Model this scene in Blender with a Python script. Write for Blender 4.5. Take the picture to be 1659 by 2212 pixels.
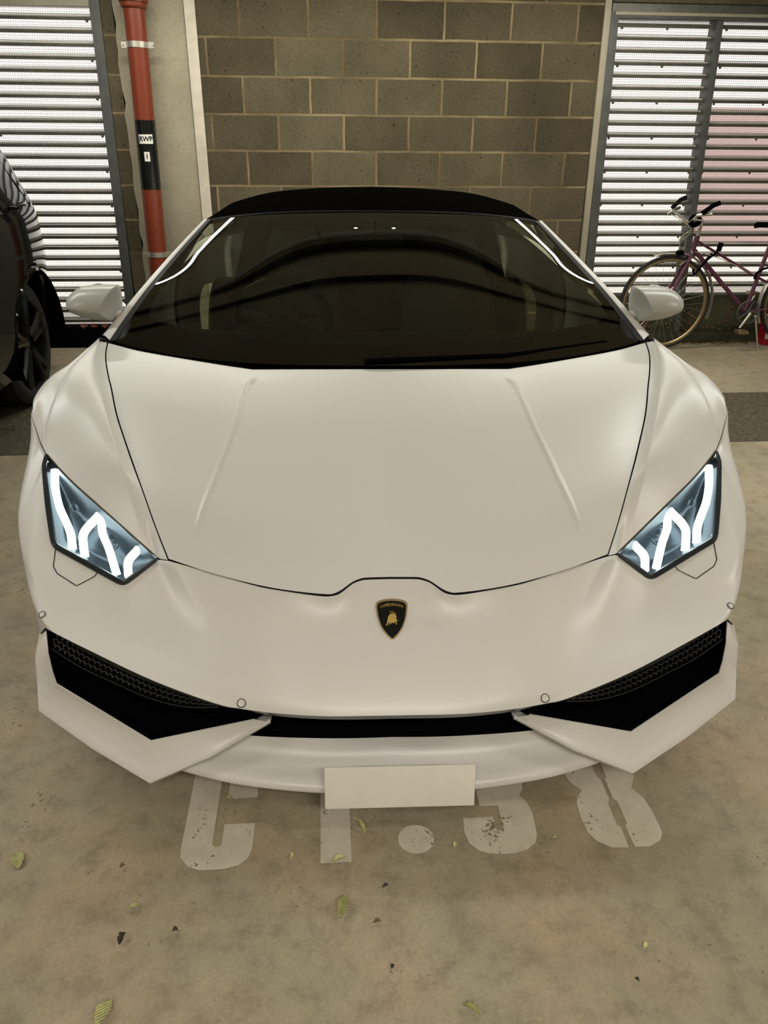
import bpy, bmesh, math, random
import numpy as np
from mathutils import Vector, Matrix
from mathutils.geometry import tessellate_polygon

for o in list(bpy.data.objects):
    bpy.data.objects.remove(o)
SC = bpy.context.scene
COL = SC.collection
PI = math.pi

# ------------------------------------------------------------------ camera
CAM_H = 1.438
YAW, PITCH, ROLL = 0.07591, 0.45019, 0.00852
cd = bpy.data.cameras.new('camera'); cam = bpy.data.objects.new('camera', cd); COL.objects.link(cam)
cd.sensor_fit = 'AUTO'; cd.sensor_width = 36.0; cd.lens = 1662.0 / 2212.0 * 36.0
cd.clip_start = 0.02; cd.clip_end = 200
_f = Vector((math.sin(YAW) * math.cos(PITCH), math.cos(YAW) * math.cos(PITCH), -math.sin(PITCH)))
_r = Vector((math.cos(YAW), -math.sin(YAW), 0)); _u = _r.cross(_f)
_c, _s = math.cos(ROLL), math.sin(ROLL)
_r2 = _c * _r + _s * _u; _u2 = -_s * _r + _c * _u
cam.matrix_world = Matrix(((_r2.x, _u2.x, -_f.x, 0), (_r2.y, _u2.y, -_f.y, 0), (_r2.z, _u2.z, -_f.z, CAM_H), (0, 0, 0, 1)))
SC.camera = cam

# ------------------------------------------------------------------ world, exposure, lights
SC.view_settings.view_transform = 'Standard'; SC.view_settings.look = 'None'
SC.view_settings.exposure = 0.0; SC.view_settings.gamma = 1.0; SC.view_settings.use_curve_mapping = False
wd = bpy.data.worlds.new('world'); SC.world = wd; wd.use_nodes = True
wd.node_tree.nodes['Background'].inputs[0].default_value = (1.0, 0.95, 0.90, 1)
wd.node_tree.nodes['Background'].inputs[1].default_value = 1.08

sun = bpy.data.lights.new('sun', 'SUN'); sun.energy = 2.5; sun.color = (1.0, 0.95, 0.88); sun.angle = 0.01
suno = bpy.data.objects.new('sun', sun); COL.objects.link(suno); suno.rotation_euler = (math.radians(26), 0, math.radians(-12))   # falls on the paving outside, from over the building
LAMPS = [  # ceiling battens: x, y, length, width, power, colour
    (0.2, -1.1, 1.8, 0.16, 66.0, (1.0, 0.94, 0.83)),
    (-3.4, 0.4, 1.8, 0.16, 36.0, (1.0, 0.93, 0.82)),
    (3.6, 0.5, 1.8, 0.16, 44.0, (1.0, 0.94, 0.83)),
    (-2.45, 2.90, 2.1, 0.16, 36.0, (0.96, 0.98, 0.92)),
    (2.60, 3.0, 2.1, 0.16, 36.0, (0.96, 0.98, 0.92)),
    (0.3, 5.0, 4.6, 0.07, 78.0, (1.0, 0.96, 0.84)),
]
CEIL_Z = 2.62
WY = 5.957          # inner face of the block wall
# ------------------------------------------------------------------ material helpers
def mat(name):
    m = bpy.data.materials.new(name); m.use_nodes = True
    return m, m.node_tree, m.node_tree.nodes['Principled BSDF']
def simple(name, col, rough=0.5, metal=0.0, spec=0.5, coat=0.0, coat_rough=0.1, noise=0.0, nscale=20.0, bump=0.0, emit=None, estr=0.0):
    m, t, b = mat(name)
    b.inputs['Base Color'].default_value = (*col, 1); b.inputs['Roughness'].default_value = rough
    b.inputs['Metallic'].default_value = metal; b.inputs['Specular IOR Level'].default_value = spec
    b.inputs['Coat Weight'].default_value = coat; b.inputs['Coat Roughness'].default_value = coat_rough
    if noise or bump:
        tc = t.nodes.new('ShaderNodeTexCoord'); nz = t.nodes.new('ShaderNodeTexNoise')
        nz.inputs['Scale'].default_value = nscale; nz.inputs['Detail'].default_value = 6
        t.links.new(tc.outputs['Object'], nz.inputs['Vector'])
        if noise:
            mx = t.nodes.new('ShaderNodeMix'); mx.data_type = 'RGBA'; mx.blend_type = 'MULTIPLY'
            rp = t.nodes.new('ShaderNodeMapRange'); rp.inputs[1].default_value = 0.3; rp.inputs[2].default_value = 0.7
            rp.inputs[3].default_value = 1 - noise; rp.inputs[4].default_value = 1 + noise * 0.4
            mx.inputs[0].default_value = 1.0; mx.inputs[6].default_value = (*col, 1)
            t.links.new(nz.outputs['Fac'], rp.inputs[0]); t.links.new(rp.outputs[0], mx.inputs[7])
            t.links.new(mx.outputs[2], b.inputs['Base Color'])
        if bump:
            bp = t.nodes.new('ShaderNodeBump'); bp.inputs['Strength'].default_value = bump; bp.inputs['Distance'].default_value = 0.01
            t.links.new(nz.outputs['Fac'], bp.inputs['Height']); t.links.new(bp.outputs[0], b.inputs['Normal'])
    if emit:
        b.inputs['Emission Color'].default_value = (*emit, 1); b.inputs['Emission Strength'].default_value = estr
    return m

def N(t, kind, **kw):
    n = t.nodes.new(kind)
    for k, v in kw.items(): setattr(n, k, v)
    return n
def ramp(t, src, stops):
    r = N(t, 'ShaderNodeValToRGB'); e = r.color_ramp.elements
    e[0].position, e[0].color = stops[0][0], (*stops[0][1], 1)
    e[1].position, e[1].color = stops[-1][0], (*stops[-1][1], 1)
    for p, c in stops[1:-1]:
        x = e.new(p); x.color = (*c, 1)
    t.links.new(src, r.inputs[0]); return r.outputs[0]
def mixc(t, fac, a, b, mode='MIX'):
    m = N(t, 'ShaderNodeMix', data_type='RGBA', blend_type=mode)
    for sock, v in ((m.inputs[0], fac), (m.inputs[6], a), (m.inputs[7], b)):
        if isinstance(v, (int, float)): sock.default_value = v
        elif isinstance(v, tuple): sock.default_value = (*v, 1)
        else: t.links.new(v, sock)
    return m.outputs[2]
def noise(t, vec, scale, detail=5, rough=0.55):
    n = N(t, 'ShaderNodeTexNoise'); n.inputs['Scale'].default_value = scale
    n.inputs['Detail'].default_value = detail; n.inputs['Roughness'].default_value = rough
    t.links.new(vec, n.inputs['Vector']); return n.outputs['Fac']

def mat_floor():
    m, t, b = mat('concrete_floor'); tc = N(t, 'ShaderNodeTexCoord'); v = tc.outputs['Object']
    big = ramp(t, noise(t, v, 1.5, 5, 0.6), [(0.30, (0.270, 0.238, 0.160)), (0.5, (0.330, 0.292, 0.203)), (0.70, (0.385, 0.335, 0.240))])
    warm = ramp(t, noise(t, v, 3.1, 4), [(0.46, (1, 1, 1)), (0.68, (1.13, 0.985, 0.935))])
    c = mixc(t, 1.0, big, warm, 'MULTIPLY')
    mid = ramp(t, noise(t, v, 14, 9, 0.72), [(0.33, (0.72, 0.72, 0.70)), (0.5, (1, 1, 1)), (0.68, (1.13, 1.12, 1.09))])
    c = mixc(t, 1.0, c, mid, 'MULTIPLY')
    fine = ramp(t, noise(t, v, 120, 4, 0.7), [(0.3, (0.88, 0.88, 0.87)), (0.7, (1.1, 1.1, 1.1))])
    c = mixc(t, 1.0, c, fine, 'MULTIPLY')
    n3 = noise(t, v, 80, 2, 0.5); n4 = noise(t, v, 6.0, 3, 0.5)
    sp = N(t, 'ShaderNodeMath', operation='MULTIPLY'); t.links.new(n3, sp.inputs[0]); t.links.new(n4, sp.inputs[1])
    sk = ramp(t, sp.outputs[0], [(0.415, (0, 0, 0)), (0.45, (0.8, 0.8, 0.8))])
    c = mixc(t, sk, c, (0.15, 0.125, 0.075))
    t.links.new(c, b.inputs['Base Color']); b.inputs['Roughness'].default_value = 0.62; b.inputs['Specular IOR Level'].default_value = 0.3
    bp = N(t, 'ShaderNodeBump'); bp.inputs['Strength'].default_value = 0.25; bp.inputs['Distance'].default_value = 0.003
    t.links.new(noise(t, v, 60, 6, 0.7), bp.inputs['Height']); t.links.new(bp.outputs[0], b.inputs['Normal'])
    return m
def mat_blocks():
    m, t, b = mat('concrete_blockwork'); tc = N(t, 'ShaderNodeTexCoord')
    sx = N(t, 'ShaderNodeSeparateXYZ'); t.links.new(tc.outputs['Object'], sx.inputs[0])
    wob = noise(t, tc.outputs['Object'], 9, 3)
    wm = N(t, 'ShaderNodeMath', operation='MULTIPLY_ADD'); t.links.new(wob, wm.inputs[0]); wm.inputs[1].default_value = 0.010; wm.inputs[2].default_value = -0.005
    ax = N(t, 'ShaderNodeMath', operation='ADD'); t.links.new(sx.outputs[0], ax.inputs[0]); ax.inputs[1].default_value = 0.072 + 9.0
    ax2 = N(t, 'ShaderNodeMath', operation='ADD'); t.links.new(ax.outputs[0], ax2.inputs[0]); t.links.new(wm.outputs[0], ax2.inputs[1])
    az = N(t, 'ShaderNodeMath', operation='ADD'); t.links.new(sx.outputs[2], az.inputs[0]); az.inputs[1].default_value = -0.015 + 0.45
    az2 = N(t, 'ShaderNodeMath', operation='ADD'); t.links.new(az.outputs[0], az2.inputs[0]); t.links.new(wm.outputs[0], az2.inputs[1])
    cb = N(t, 'ShaderNodeCombineXYZ'); t.links.new(ax2.outputs[0], cb.inputs[0]); t.links.new(az2.outputs[0], cb.inputs[1])
    br = N(t, 'ShaderNodeTexBrick', offset=0.5, offset_frequency=2, squash=1.0, squash_frequency=1)
    t.links.new(cb.outputs[0], br.inputs['Vector'])
    br.inputs['Color1'].default_value = (0, 0, 0, 1); br.inputs['Color2'].default_value = (1, 1, 1, 1); br.inputs['Mortar'].default_value = (0.5, 0.5, 0.5, 1)
    for k, v in (('Scale', 1.0), ('Mortar Size', 0.0075), ('Mortar Smooth', 0.15), ('Bias', 0.0), ('Brick Width', 0.45), ('Row Height', 0.225)):
        br.inputs[k].default_value = v
    tone = ramp(t, br.outputs['Color'], [(0.0, (0.062, 0.053, 0.033)), (0.5, (0.084, 0.072, 0.046)), (1.0, (0.112, 0.097, 0.064))])
    v = tc.outputs['Object']
    g1 = ramp(t, noise(t, v, 3.0, 4), [(0.32, (0.80, 0.81, 0.77)), (0.68, (1.16, 1.13, 1.10))])
    c = mixc(t, 1.0, tone, g1, 'MULTIPLY')
    g2 = ramp(t, noise(t, v, 70, 6, 0.75), [(0.30, (0.48, 0.48, 0.46)), (0.45, (0.95, 0.95, 0.95)), (0.72, (1.30, 1.28, 1.22))])
    c = mixc(t, 1.0, c, g2, 'MULTIPLY')
    pit = ramp(t, noise(t, v, 55, 2, 0.4), [(0.24, (0.30, 0.29, 0.26)), (0.30, (1, 1, 1))])
    c = mixc(t, 1.0, c, pit, 'MULTIPLY')
    mc = ramp(t, noise(t, v, 2.2, 3), [(0.38, (0.120, 0.092, 0.048)), (0.62, (0.25, 0.20, 0.112))])
    c = mixc(t, br.outputs['Fac'], c, mc)
    t.links.new(c, b.inputs['Base Color']); b.inputs['Roughness'].default_value = 0.92; b.inputs['Specular IOR Level'].default_value = 0.15
    hm = N(t, 'ShaderNodeMath', operation='MULTIPLY_ADD'); t.links.new(noise(t, v, 90, 5, 0.7), hm.inputs[0]); hm.inputs[1].default_value = 0.6
    inv = N(t, 'ShaderNodeMath', operation='MULTIPLY'); t.links.new(br.outputs['Fac'], inv.inputs[0]); inv.inputs[1].default_value = -0.5
    t.links.new(inv.outputs[0], hm.inputs[2])
    bp = N(t, 'ShaderNodeBump'); bp.inputs['Strength'].default_value = 0.6; bp.inputs['Distance'].default_value = 0.006
    t.links.new(hm.outputs[0], bp.inputs['Height']); t.links.new(bp.outputs[0], b.inputs['Normal'])
    return m
def mat_asphalt():
    m, t, b = mat('rough_dark_strip'); v = N(t, 'ShaderNodeTexCoord').outputs['Object']
    c = ramp(t, noise(t, v, 40, 8, 0.7), [(0.35, (0.045, 0.036, 0.022)), (0.55, (0.095, 0.078, 0.050)), (0.75, (0.24, 0.20, 0.135))])
    t.links.new(c, b.inputs['Base Color']); b.inputs['Roughness'].default_value = 0.9
    bp = N(t, 'ShaderNodeBump'); bp.inputs['Strength'].default_value = 0.8; bp.inputs['Distance'].default_value = 0.01
    t.links.new(noise(t, v, 45, 5, 0.7), bp.inputs['Height']); t.links.new(bp.outputs[0], b.inputs['Normal'])
    return m
def mat_floorpaint():
    m, t, b = mat('worn_white_floor_paint'); v = N(t, 'ShaderNodeTexCoord').outputs['Object']
    n = noise(t, v, 110, 5, 0.6); n2 = noise(t, v, 9, 3)
    a = N(t, 'ShaderNodeMath', operation='MULTIPLY'); t.links.new(n, a.inputs[0]); t.links.new(n2, a.inputs[1])
    chip = ramp(t, a.outputs[0], [(0.352, (0, 0, 0)), (0.372, (1, 1, 1))])
    base = ramp(t, noise(t, v, 22, 6, 0.7), [(0.3, (0.50, 0.455, 0.37)), (0.7, (0.61, 0.56, 0.465))])
    t.links.new(mixc(t, chip, base, (0.19, 0.16, 0.10)), b.inputs['Base Color']); b.inputs['Roughness'].default_value = 0.6
    return m
def mat_concrete(name, lo, hi, scale=3.0):
    m, t, b = mat(name); v = N(t, 'ShaderNodeTexCoord').outputs['Object']
    c = ramp(t, noise(t, v, scale, 6, 0.6), [(0.3, lo), (0.7, hi)])
    c = mixc(t, 1.0, c, ramp(t, noise(t, v, 60, 5, 0.7), [(0.3, (0.85, 0.85, 0.84)), (0.7, (1.08, 1.08, 1.08))]), 'MULTIPLY')
    t.links.new(c, b.inputs['Base Color']); b.inputs['Roughness'].default_value = 0.85; b.inputs['Specular IOR Level'].default_value = 0.2
    bp = N(t, 'ShaderNodeBump'); bp.inputs['Strength'].default_value = 0.3; bp.inputs['Distance'].default_value = 0.004
    t.links.new(noise(t, v, 30, 5, 0.7), bp.inputs['Height']); t.links.new(bp.outputs[0], b.inputs['Normal'])
    return m
def mat_glass(name, tint, ior=1.5, rough=0.0):
    m = bpy.data.materials.new(name); m.use_nodes = True; t = m.node_tree; t.nodes.clear()
    out = N(t, 'ShaderNodeOutputMaterial'); mx = N(t, 'ShaderNodeMixShader'); fr = N(t, 'ShaderNodeFresnel'); fr.inputs[0].default_value = ior
    tr = N(t, 'ShaderNodeBsdfTransparent'); tr.inputs[0].default_value = (*tint, 1)
    gl = N(t, 'ShaderNodeBsdfGlossy'); gl.inputs['Roughness'].default_value = rough
    t.links.new(fr.outputs[0], mx.inputs[0]); t.links.new(tr.outputs[0], mx.inputs[1]); t.links.new(gl.outputs[0], mx.inputs[2]); t.links.new(mx.outputs[0], out.inputs[0])
    return m
def mat_leaf(name, c1, c2, vein):
    m, t, b = mat(name); v = N(t, 'ShaderNodeTexCoord').outputs['Object']
    w = N(t, 'ShaderNodeTexWave', wave_type='BANDS', bands_direction='DIAGONAL'); w.inputs['Scale'].default_value = 90; w.inputs['Distortion'].default_value = 1.0
    t.links.new(v, w.inputs['Vector'])
    c = ramp(t, noise(t, v, 60, 3), [(0.35, c1), (0.65, c2)])
    t.links.new(mixc(t, ramp(t, w.outputs['Fac'], [(0.75, (0, 0, 0)), (0.95, (0.7, 0.7, 0.7))]), c, vein), b.inputs['Base Color'])
    b.inputs['Roughness'].default_value = 0.55
    return m

M = {}
M['floor'] = mat_floor(); M['blocks'] = mat_blocks(); M['asphalt'] = mat_asphalt(); M['floorpaint'] = mat_floorpaint()
M['column'] = mat_concrete('smooth_concrete_column', (0.27, 0.245, 0.175), (0.37, 0.335, 0.25), 2.2)
M['ceiling'] = mat_concrete('ceiling_concrete', (0.62, 0.56, 0.42), (0.72, 0.65, 0.50), 1.2)
M['sidewall'] = mat_concrete('plain_wall_concrete', (0.24, 0.21, 0.155), (0.34, 0.30, 0.22), 1.5)
M['lintel'] = mat_concrete('dark_lintel_concrete', (0.085, 0.068, 0.045), (0.13, 0.105, 0.07), 2)
M['kerb'] = mat_concrete('dark_kerb_concrete', (0.035, 0.035, 0.022), (0.085, 0.078, 0.045), 4)  # dark grey-green for the kerb and the right sill
M['outground'] = mat_concrete('outdoor_paving', (0.66, 0.64, 0.60), (0.76, 0.74, 0.70), 2)
M['whitestrip'] = simple('flaking_white_paint', (0.58, 0.53, 0.44), 0.6, noise=0.25, nscale=9)
M['beigestrip'] = simple('beige_steel_trim', (0.33, 0.30, 0.22), 0.5, noise=0.12, nscale=8)
M['frame'] = simple('grey_steel_frame', (0.085, 0.088, 0.082), 0.55, metal=0.2, noise=0.25, nscale=12)
M['galv'] = simple('galvanised_band', (0.13, 0.125, 0.11), 0.45, metal=0.5, noise=0.2, nscale=30)
M['slat'] = simple('louvre_slat_metal', (0.115, 0.108, 0.085), 0.5, metal=0.3, noise=0.3, nscale=14)
M['slatlip'] = simple('louvre_slat_daylit_lip', (0.80, 0.76, 0.68), 0.5)  # pale colour stands in for daylight glowing through the lips
M['wire'] = simple('bird_mesh_wire', (0.10, 0.095, 0.08), 0.5, metal=0.5)
M['pink'] = simple('pink_tint_board', (0.86, 0.66, 0.655), 0.7)
M['redpipe'] = simple('red_brown_pipe', (0.185, 0.034, 0.014), 0.33, noise=0.12, nscale=5, bump=0.02)
M['blackgloss'] = simple('black_tape', (0.006, 0.007, 0.006), 0.22)
M['zinc'] = simple('zinc_clamp', (0.62, 0.60, 0.52), 0.35, metal=0.8)
M['whitelabel'] = simple('white_label', (0.78, 0.76, 0.70), 0.5)
M['ink'] = simple('black_ink', (0.012, 0.012, 0.014), 0.6)
# satin pearl white paint
m, t, b = mat('satin_white_paint')
b.inputs['Base Color'].default_value = (0.71, 0.695, 0.66, 1); b.inputs['Metallic'].default_value = 0.0; b.inputs['Roughness'].default_value = 0.38
b.inputs['Specular IOR Level'].default_value = 0.5; b.inputs['Coat Weight'].default_value = 0.15; b.inputs['Coat Roughness'].default_value = 0.25
M['paint'] = m
M['mirrorgrey'] = simple('grey_white_mirror_housing', (0.47, 0.46, 0.42), 0.30)  # darker grey-white than the body, for the mirror housings
M['gap'] = simple('black_rubber_and_gap_shade', (0.008, 0.008, 0.009), 0.6)  # rubber seals, and shade painted on the folded panel edges
M['black'] = simple('matt_black_plastic', (0.003, 0.003, 0.0035), 0.7, spec=0.0)
M['piano'] = simple('gloss_black_plastic', (0.004, 0.005, 0.006), 0.16)
M['hex'] = simple('dark_grey_honeycomb', (0.022, 0.025, 0.026), 0.4)
M['fabric'] = simple('black_roof_canvas', (0.0035, 0.0035, 0.0028), 0.95, spec=0.0, noise=0.3, nscale=300, bump=0.2)
M['glass'] = mat_glass('windscreen_glass', (0.48, 0.52, 0.40), 1.8)
M['sideglass'] = mat_glass('side_glass', (0.20, 0.22, 0.18), 1.5)
M['lens'] = mat_glass('headlamp_lens', (0.96, 0.98, 1.0), 1.35, 0.02)
M['bowl'] = simple('headlamp_bowl', (0.050, 0.064, 0.078), 0.30, metal=0.65)
M['chrome'] = simple('chrome', (0.75, 0.78, 0.8), 0.12, metal=1.0)
M['led'] = simple('lit_white_led', (0.9, 0.95, 0.95), 0.4, emit=(0.86, 1.0, 0.97), estr=5.5)
M['gasket'] = simple('headlamp_gasket', (0.02, 0.026, 0.03), 0.3)
M['interior'] = simple('dark_leather', (0.010, 0.010, 0.0085), 0.55, noise=0.2, nscale=40)
M['trimgrey'] = simple('grey_green_trim', (0.085, 0.10, 0.078), 0.5)
M['dash'] = simple('dark_green_grey_dash', (0.034, 0.042, 0.030), 0.6)
M['tyre'] = simple('tyre_rubber', (0.012, 0.012, 0.012), 0.75)
M['rim'] = simple('dark_alloy', (0.016, 0.018, 0.016), 0.32, metal=0.7)
M['plate'] = simple('white_number_plate', (0.90, 0.87, 0.80), 0.45, noise=0.07, nscale=9)
M['gold'] = simple('gold_enamel', (0.62, 0.44, 0.12), 0.28, metal=0.9)
M['goldrim'] = simple('pale_gold_rim', (0.62, 0.52, 0.33), 0.22, metal=0.9)
M['badge'] = simple('black_enamel', (0.004, 0.006, 0.006), 0.12)
# black glossy second car
m, t, b = mat('gloss_black_paint'); b.inputs['Base Color'].default_value = (0.004, 0.005, 0.004, 1); b.inputs['Roughness'].default_value = 0.05
b.inputs['Specular IOR Level'].default_value = 0.10
M['blackpaint'] = m
M['purple'] = simple('purple_bike_paint', (0.105, 0.030, 0.055), 0.4, noise=0.15, nscale=30)
M['alu'] = simple('worn_aluminium', (0.55, 0.52, 0.44), 0.35, metal=0.8)
M['brass'] = simple('tarnished_rim', (0.34, 0.27, 0.15), 0.35, metal=0.8)
M['cable'] = simple('pale_cable', (0.40, 0.36, 0.28), 0.5)
M['red'] = simple('red_plastic', (0.45, 0.012, 0.03), 0.4)
M['leafgreen'] = mat_leaf('green_leaf', (0.20, 0.20, 0.055), (0.36, 0.36, 0.12), (0.78, 0.76, 0.45))
M['leafpale'] = mat_leaf('pale_leaf', (0.40, 0.38, 0.14), (0.72, 0.68, 0.36), (0.75, 0.72, 0.42))
M['leafbrown'] = mat_leaf('brown_leaf', (0.075, 0.035, 0.012), (0.17, 0.08, 0.025), (0.22, 0.12, 0.05))
M['leafdark'] = mat_leaf('dark_leaf', (0.012, 0.009, 0.005), (0.04, 0.026, 0.012), (0.06, 0.04, 0.02))
M['leafred'] = mat_leaf('red_leaf', (0.12, 0.022, 0.012), (0.22, 0.05, 0.02), (0.25, 0.08, 0.04))
M['litter'] = mat_leaf('leaf_litter', (0.07, 0.04, 0.015), (0.17, 0.095, 0.03), (0.2, 0.12, 0.05))
M['lamp'] = simple('lit_diffuser', (0.9, 0.9, 0.85), 0.5, emit=(1.0, 0.93, 0.80), estr=1.0)
M['lamp2'] = simple('lit_map_light', (0.9, 0.9, 0.9), 0.5, emit=(1.0, 1.0, 0.97), estr=3.0)
M['lampbody'] = simple('white_lamp_body', (0.6, 0.58, 0.52), 0.5)
M['conduit'] = simple('pale_conduit', (0.75, 0.72, 0.62), 0.45)
M['darkpipe'] = simple('black_cable_and_shadow', (0.008, 0.008, 0.007), 0.5)

# ------------------------------------------------------------------ mesh helpers
def link(name, me, material, parent=None, smooth=True, angle=None):
    o = bpy.data.objects.new(name, me); COL.objects.link(o)
    if material is not None and not me.materials: me.materials.append(material)
    for p in me.polygons: p.use_smooth = smooth
    if smooth and angle: me.set_sharp_from_angle(angle=math.radians(angle))
    if parent is not None: o.parent = parent
    return o
def from_bm(name, bm, material, parent=None, smooth=True, angle=35):
    me = bpy.data.meshes.new(name); bm.normal_update(); bm.to_mesh(me); bm.free()
    return link(name, me, material, parent, smooth, angle)
def from_py(name, verts, faces, material, parent=None, smooth=True, angle=None):
    me = bpy.data.meshes.new(name); me.from_pydata([tuple(map(float, v)) for v in verts], [], faces); me.update()
    return link(name, me, material, parent, smooth, angle)
def tag(o, label=None, cat=None, group=None, kind=None):
    if label: o['label'] = label
    if cat: o['category'] = cat
    if group: o['group'] = group
    if kind: o['kind'] = kind
    return o
def empty(name, loc=(0, 0, 0), rz=0.0, **kw):
    o = bpy.data.objects.new(name, None); COL.objects.link(o); o.location = loc; o.rotation_euler = (0, 0, rz); o.empty_display_size = 0.1
    return tag(o, **kw)
def box(bm, x0, x1, y0, y1, z0, z1, bev=0.0):
    vs = [bm.verts.new((x, y, z)) for x in (x0, x1) for y in (y0, y1) for z in (z0, z1)]
    fs = [bm.faces.new([vs[i] for i in q]) for q in ((0, 1, 3, 2), (4, 6, 7, 5), (0, 4, 5, 1), (2, 3, 7, 6), (0, 2, 6, 4), (1, 5, 7, 3))]
    if bev:
        es = list({e for f in fs for e in f.edges})
        bmesh.ops.bevel(bm, geom=es, offset=bev, segments=2, profile=0.7, affect='EDGES')
def obox(name, b, material, parent=None, bev=0.0):
    bm = bmesh.new(); box(bm, *b, bev=bev); return from_bm(name, bm, material, parent)
def tube(bm, pts, r, n=10, closed=False, caps=True):
    pts = [Vector(p) for p in pts]; L = len(pts); rs = r if isinstance(r, (list, tuple)) else [r] * L
    rings = []; prev = None
    for i, p in enumerate(pts):
        a = pts[(i - 1) % L] if (closed or i > 0) else p; c = pts[(i + 1) % L] if (closed or i < L - 1) else p
        d = (c - a).normalized()
        if prev is None:
            up = Vector((0, 0, 1)) if abs(d.z) < 0.9 else Vector((1, 0, 0)); e1 = d.cross(up).normalized()
        else:
            e1 = (prev - d * prev.dot(d)).normalized()
        prev = e1; e2 = d.cross(e1)
        rings.append([bm.verts.new(p + rs[i] * (math.cos(2 * PI * k / n) * e1 + math.sin(2 * PI * k / n) * e2)) for k in range(n)])
    for i in range(L if closed else L - 1):
        A, B = rings[i], rings[(i + 1) % L]
        for k in range(n): bm.faces.new((A[k], A[(k + 1) % n], B[(k + 1) % n], B[k]))
    if caps and not closed:
        bm.faces.new(rings[0][::-1]); bm.faces.new(rings[-1])
def tubeobj(name, pts, r, material, parent=None, n=10, closed=False):
    bm = bmesh.new(); tube(bm, pts, r, n, closed); return from_bm(name, bm, material, parent)
def lathe(bm, prof, n=48, M4=None):
    """prof: (axial, radius) pairs revolved about local X"""
    rings = []
    for a, r in prof:
        rings.append([bm.verts.new((a, r * math.cos(2 * PI * k / n), r * math.sin(2 * PI * k / n))) for k in range(n)])
    for A, B in zip(rings, rings[1:]):
        for k in range(n): bm.faces.new((A[k], A[(k + 1) % n], B[(k + 1) % n], B[k]))
    if M4 is not None: bmesh.ops.transform(bm, matrix=M4, verts=[v for R_ in rings for v in R_])
def ellip(bm, c, r, seg=24, rings=14):
    ret = bmesh.ops.create_uvsphere(bm, u_segments=seg, v_segments=rings, radius=1.0)
    bmesh.ops.transform(bm, matrix=Matrix.Translation(c) @ Matrix.Diagonal((*r, 1)), verts=ret['verts'])
def prism(name, poly, z0, z1, material, parent=None, frame=None, smooth=False):
    """flat polygon (2D) extruded between z0 and z1; frame: 4x4"""
    bm = bmesh.new(); vs = [bm.verts.new((x, y, z0)) for x, y in poly]; f = bm.faces.new(vs)
    r = bmesh.ops.extrude_face_region(bm, geom=[f]); bmesh.ops.translate(bm, vec=(0, 0, z1 - z0), verts=[v for v in r['geom'] if isinstance(v, bmesh.types.BMVert)])
    bmesh.ops.recalc_face_normals(bm, faces=bm.faces)
    if frame is not None: bmesh.ops.transform(bm, matrix=frame, verts=bm.verts)
    return from_bm(name, bm, material, parent, smooth)
def text_obj(name, s, size, material, parent, frame, depth=0.0004, spacing=1.0, bold=0.0):
    cu = bpy.data.curves.new(name, 'FONT'); cu.body = s; cu.size = size; cu.extrude = depth; cu.align_x = 'CENTER'; cu.align_y = 'CENTER'; cu.space_character = spacing; cu.offset = bold
    tmp = bpy.data.objects.new('tmp', cu); COL.objects.link(tmp)
    dg = bpy.context.evaluated_depsgraph_get(); me = bpy.data.meshes.new_from_object(tmp.evaluated_get(dg))
    bpy.data.objects.remove(tmp); me.name = name; me.materials.clear(); me.transform(frame)
    return link(name, me, material, parent, False)

def interp(P, T, X, mode):
    """P (n,k) at params T, sampled at X; h = smooth hermite, p = monotone, l = linear"""
    P = np.asarray(P, float); n = len(P)
    if mode == 'l' or n == 2:
        return np.stack([np.interp(X, T, P[:, j]) for j in range(P.shape[1])], 1)
    h = np.diff(T)[:, None]; d = np.diff(P, axis=0) / h; m = np.zeros_like(P)
    if mode == 'p':
        a, b2 = d[:-1], d[1:]; w1 = 2 * h[1:] + h[:-1]; w2 = h[1:] + 2 * h[:-1]
        ok = a * b2 > 0
        m[1:-1] = np.where(ok, (w1 + w2) / (w1 / np.where(ok, a, 1) + w2 / np.where(ok, b2, 1)), 0)
        m[0], m[-1] = d[0], d[-1]
    else:
        m[1:-1] = (d[:-1] * h[1:] + d[1:] * h[:-1]) / (h[:-1] + h[1:])
        m[0] = 1.5 * d[0] - 0.5 * m[1]; m[-1] = 1.5 * d[-1] - 0.5 * m[-2]
    i = np.clip(np.searchsorted(T, X, 'right') - 1, 0, n - 2); s = ((X - np.asarray(T)[i]) / h[i, 0])[:, None]; hh = h[i]
    return (2 * s**3 - 3 * s**2 + 1) * P[i] + (s**3 - 2 * s**2 + s) * hh * m[i] + (-2 * s**3 + 3 * s**2) * P[i + 1] + (s**3 - s**2) * hh * m[i + 1]
def params(C, axis):
    d = np.linalg.norm(np.diff(C, axis=axis), axis=2).mean(axis=1 - axis); return np.concatenate([[0], np.cumsum(np.maximum(d, 1e-5))])
def samples(T, per):
    out = [T[0]]
    for a, b2 in zip(T, T[1:]): out += [a + (b2 - a) * (k + 1) / per for k in range(per)]
    return np.array(out)
def grid(rows, pu=8, pv=8, mu='h', mv='h'):
    """control rows [nr][m] of (a, Y, Z) -> dense grid [V][U] of points"""
    C = np.array(rows, float); Tu, Tv = params(C, 1), params(C, 0); Xu, Xv = samples(Tu, pu), samples(Tv, pv)
    mus = mu if isinstance(mu, (list, tuple)) else [mu] * len(C)
    R_ = np.stack([interp(C[i], Tu, Xu, mus[i]) for i in range(len(C))], 0)
    return np.stack([interp(R_[:, j], Tv, Xv, mv) for j in range(R_.shape[1])], 1)
def full(G):
    """half grid (first column on the centre line) -> full width"""
    L = G[:, :0:-1].copy(); L[..., 0] *= -1; return np.concatenate([L, G], 1)
def mirror(G):
    G = G.copy(); G[..., 0] *= -1; return G
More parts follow.
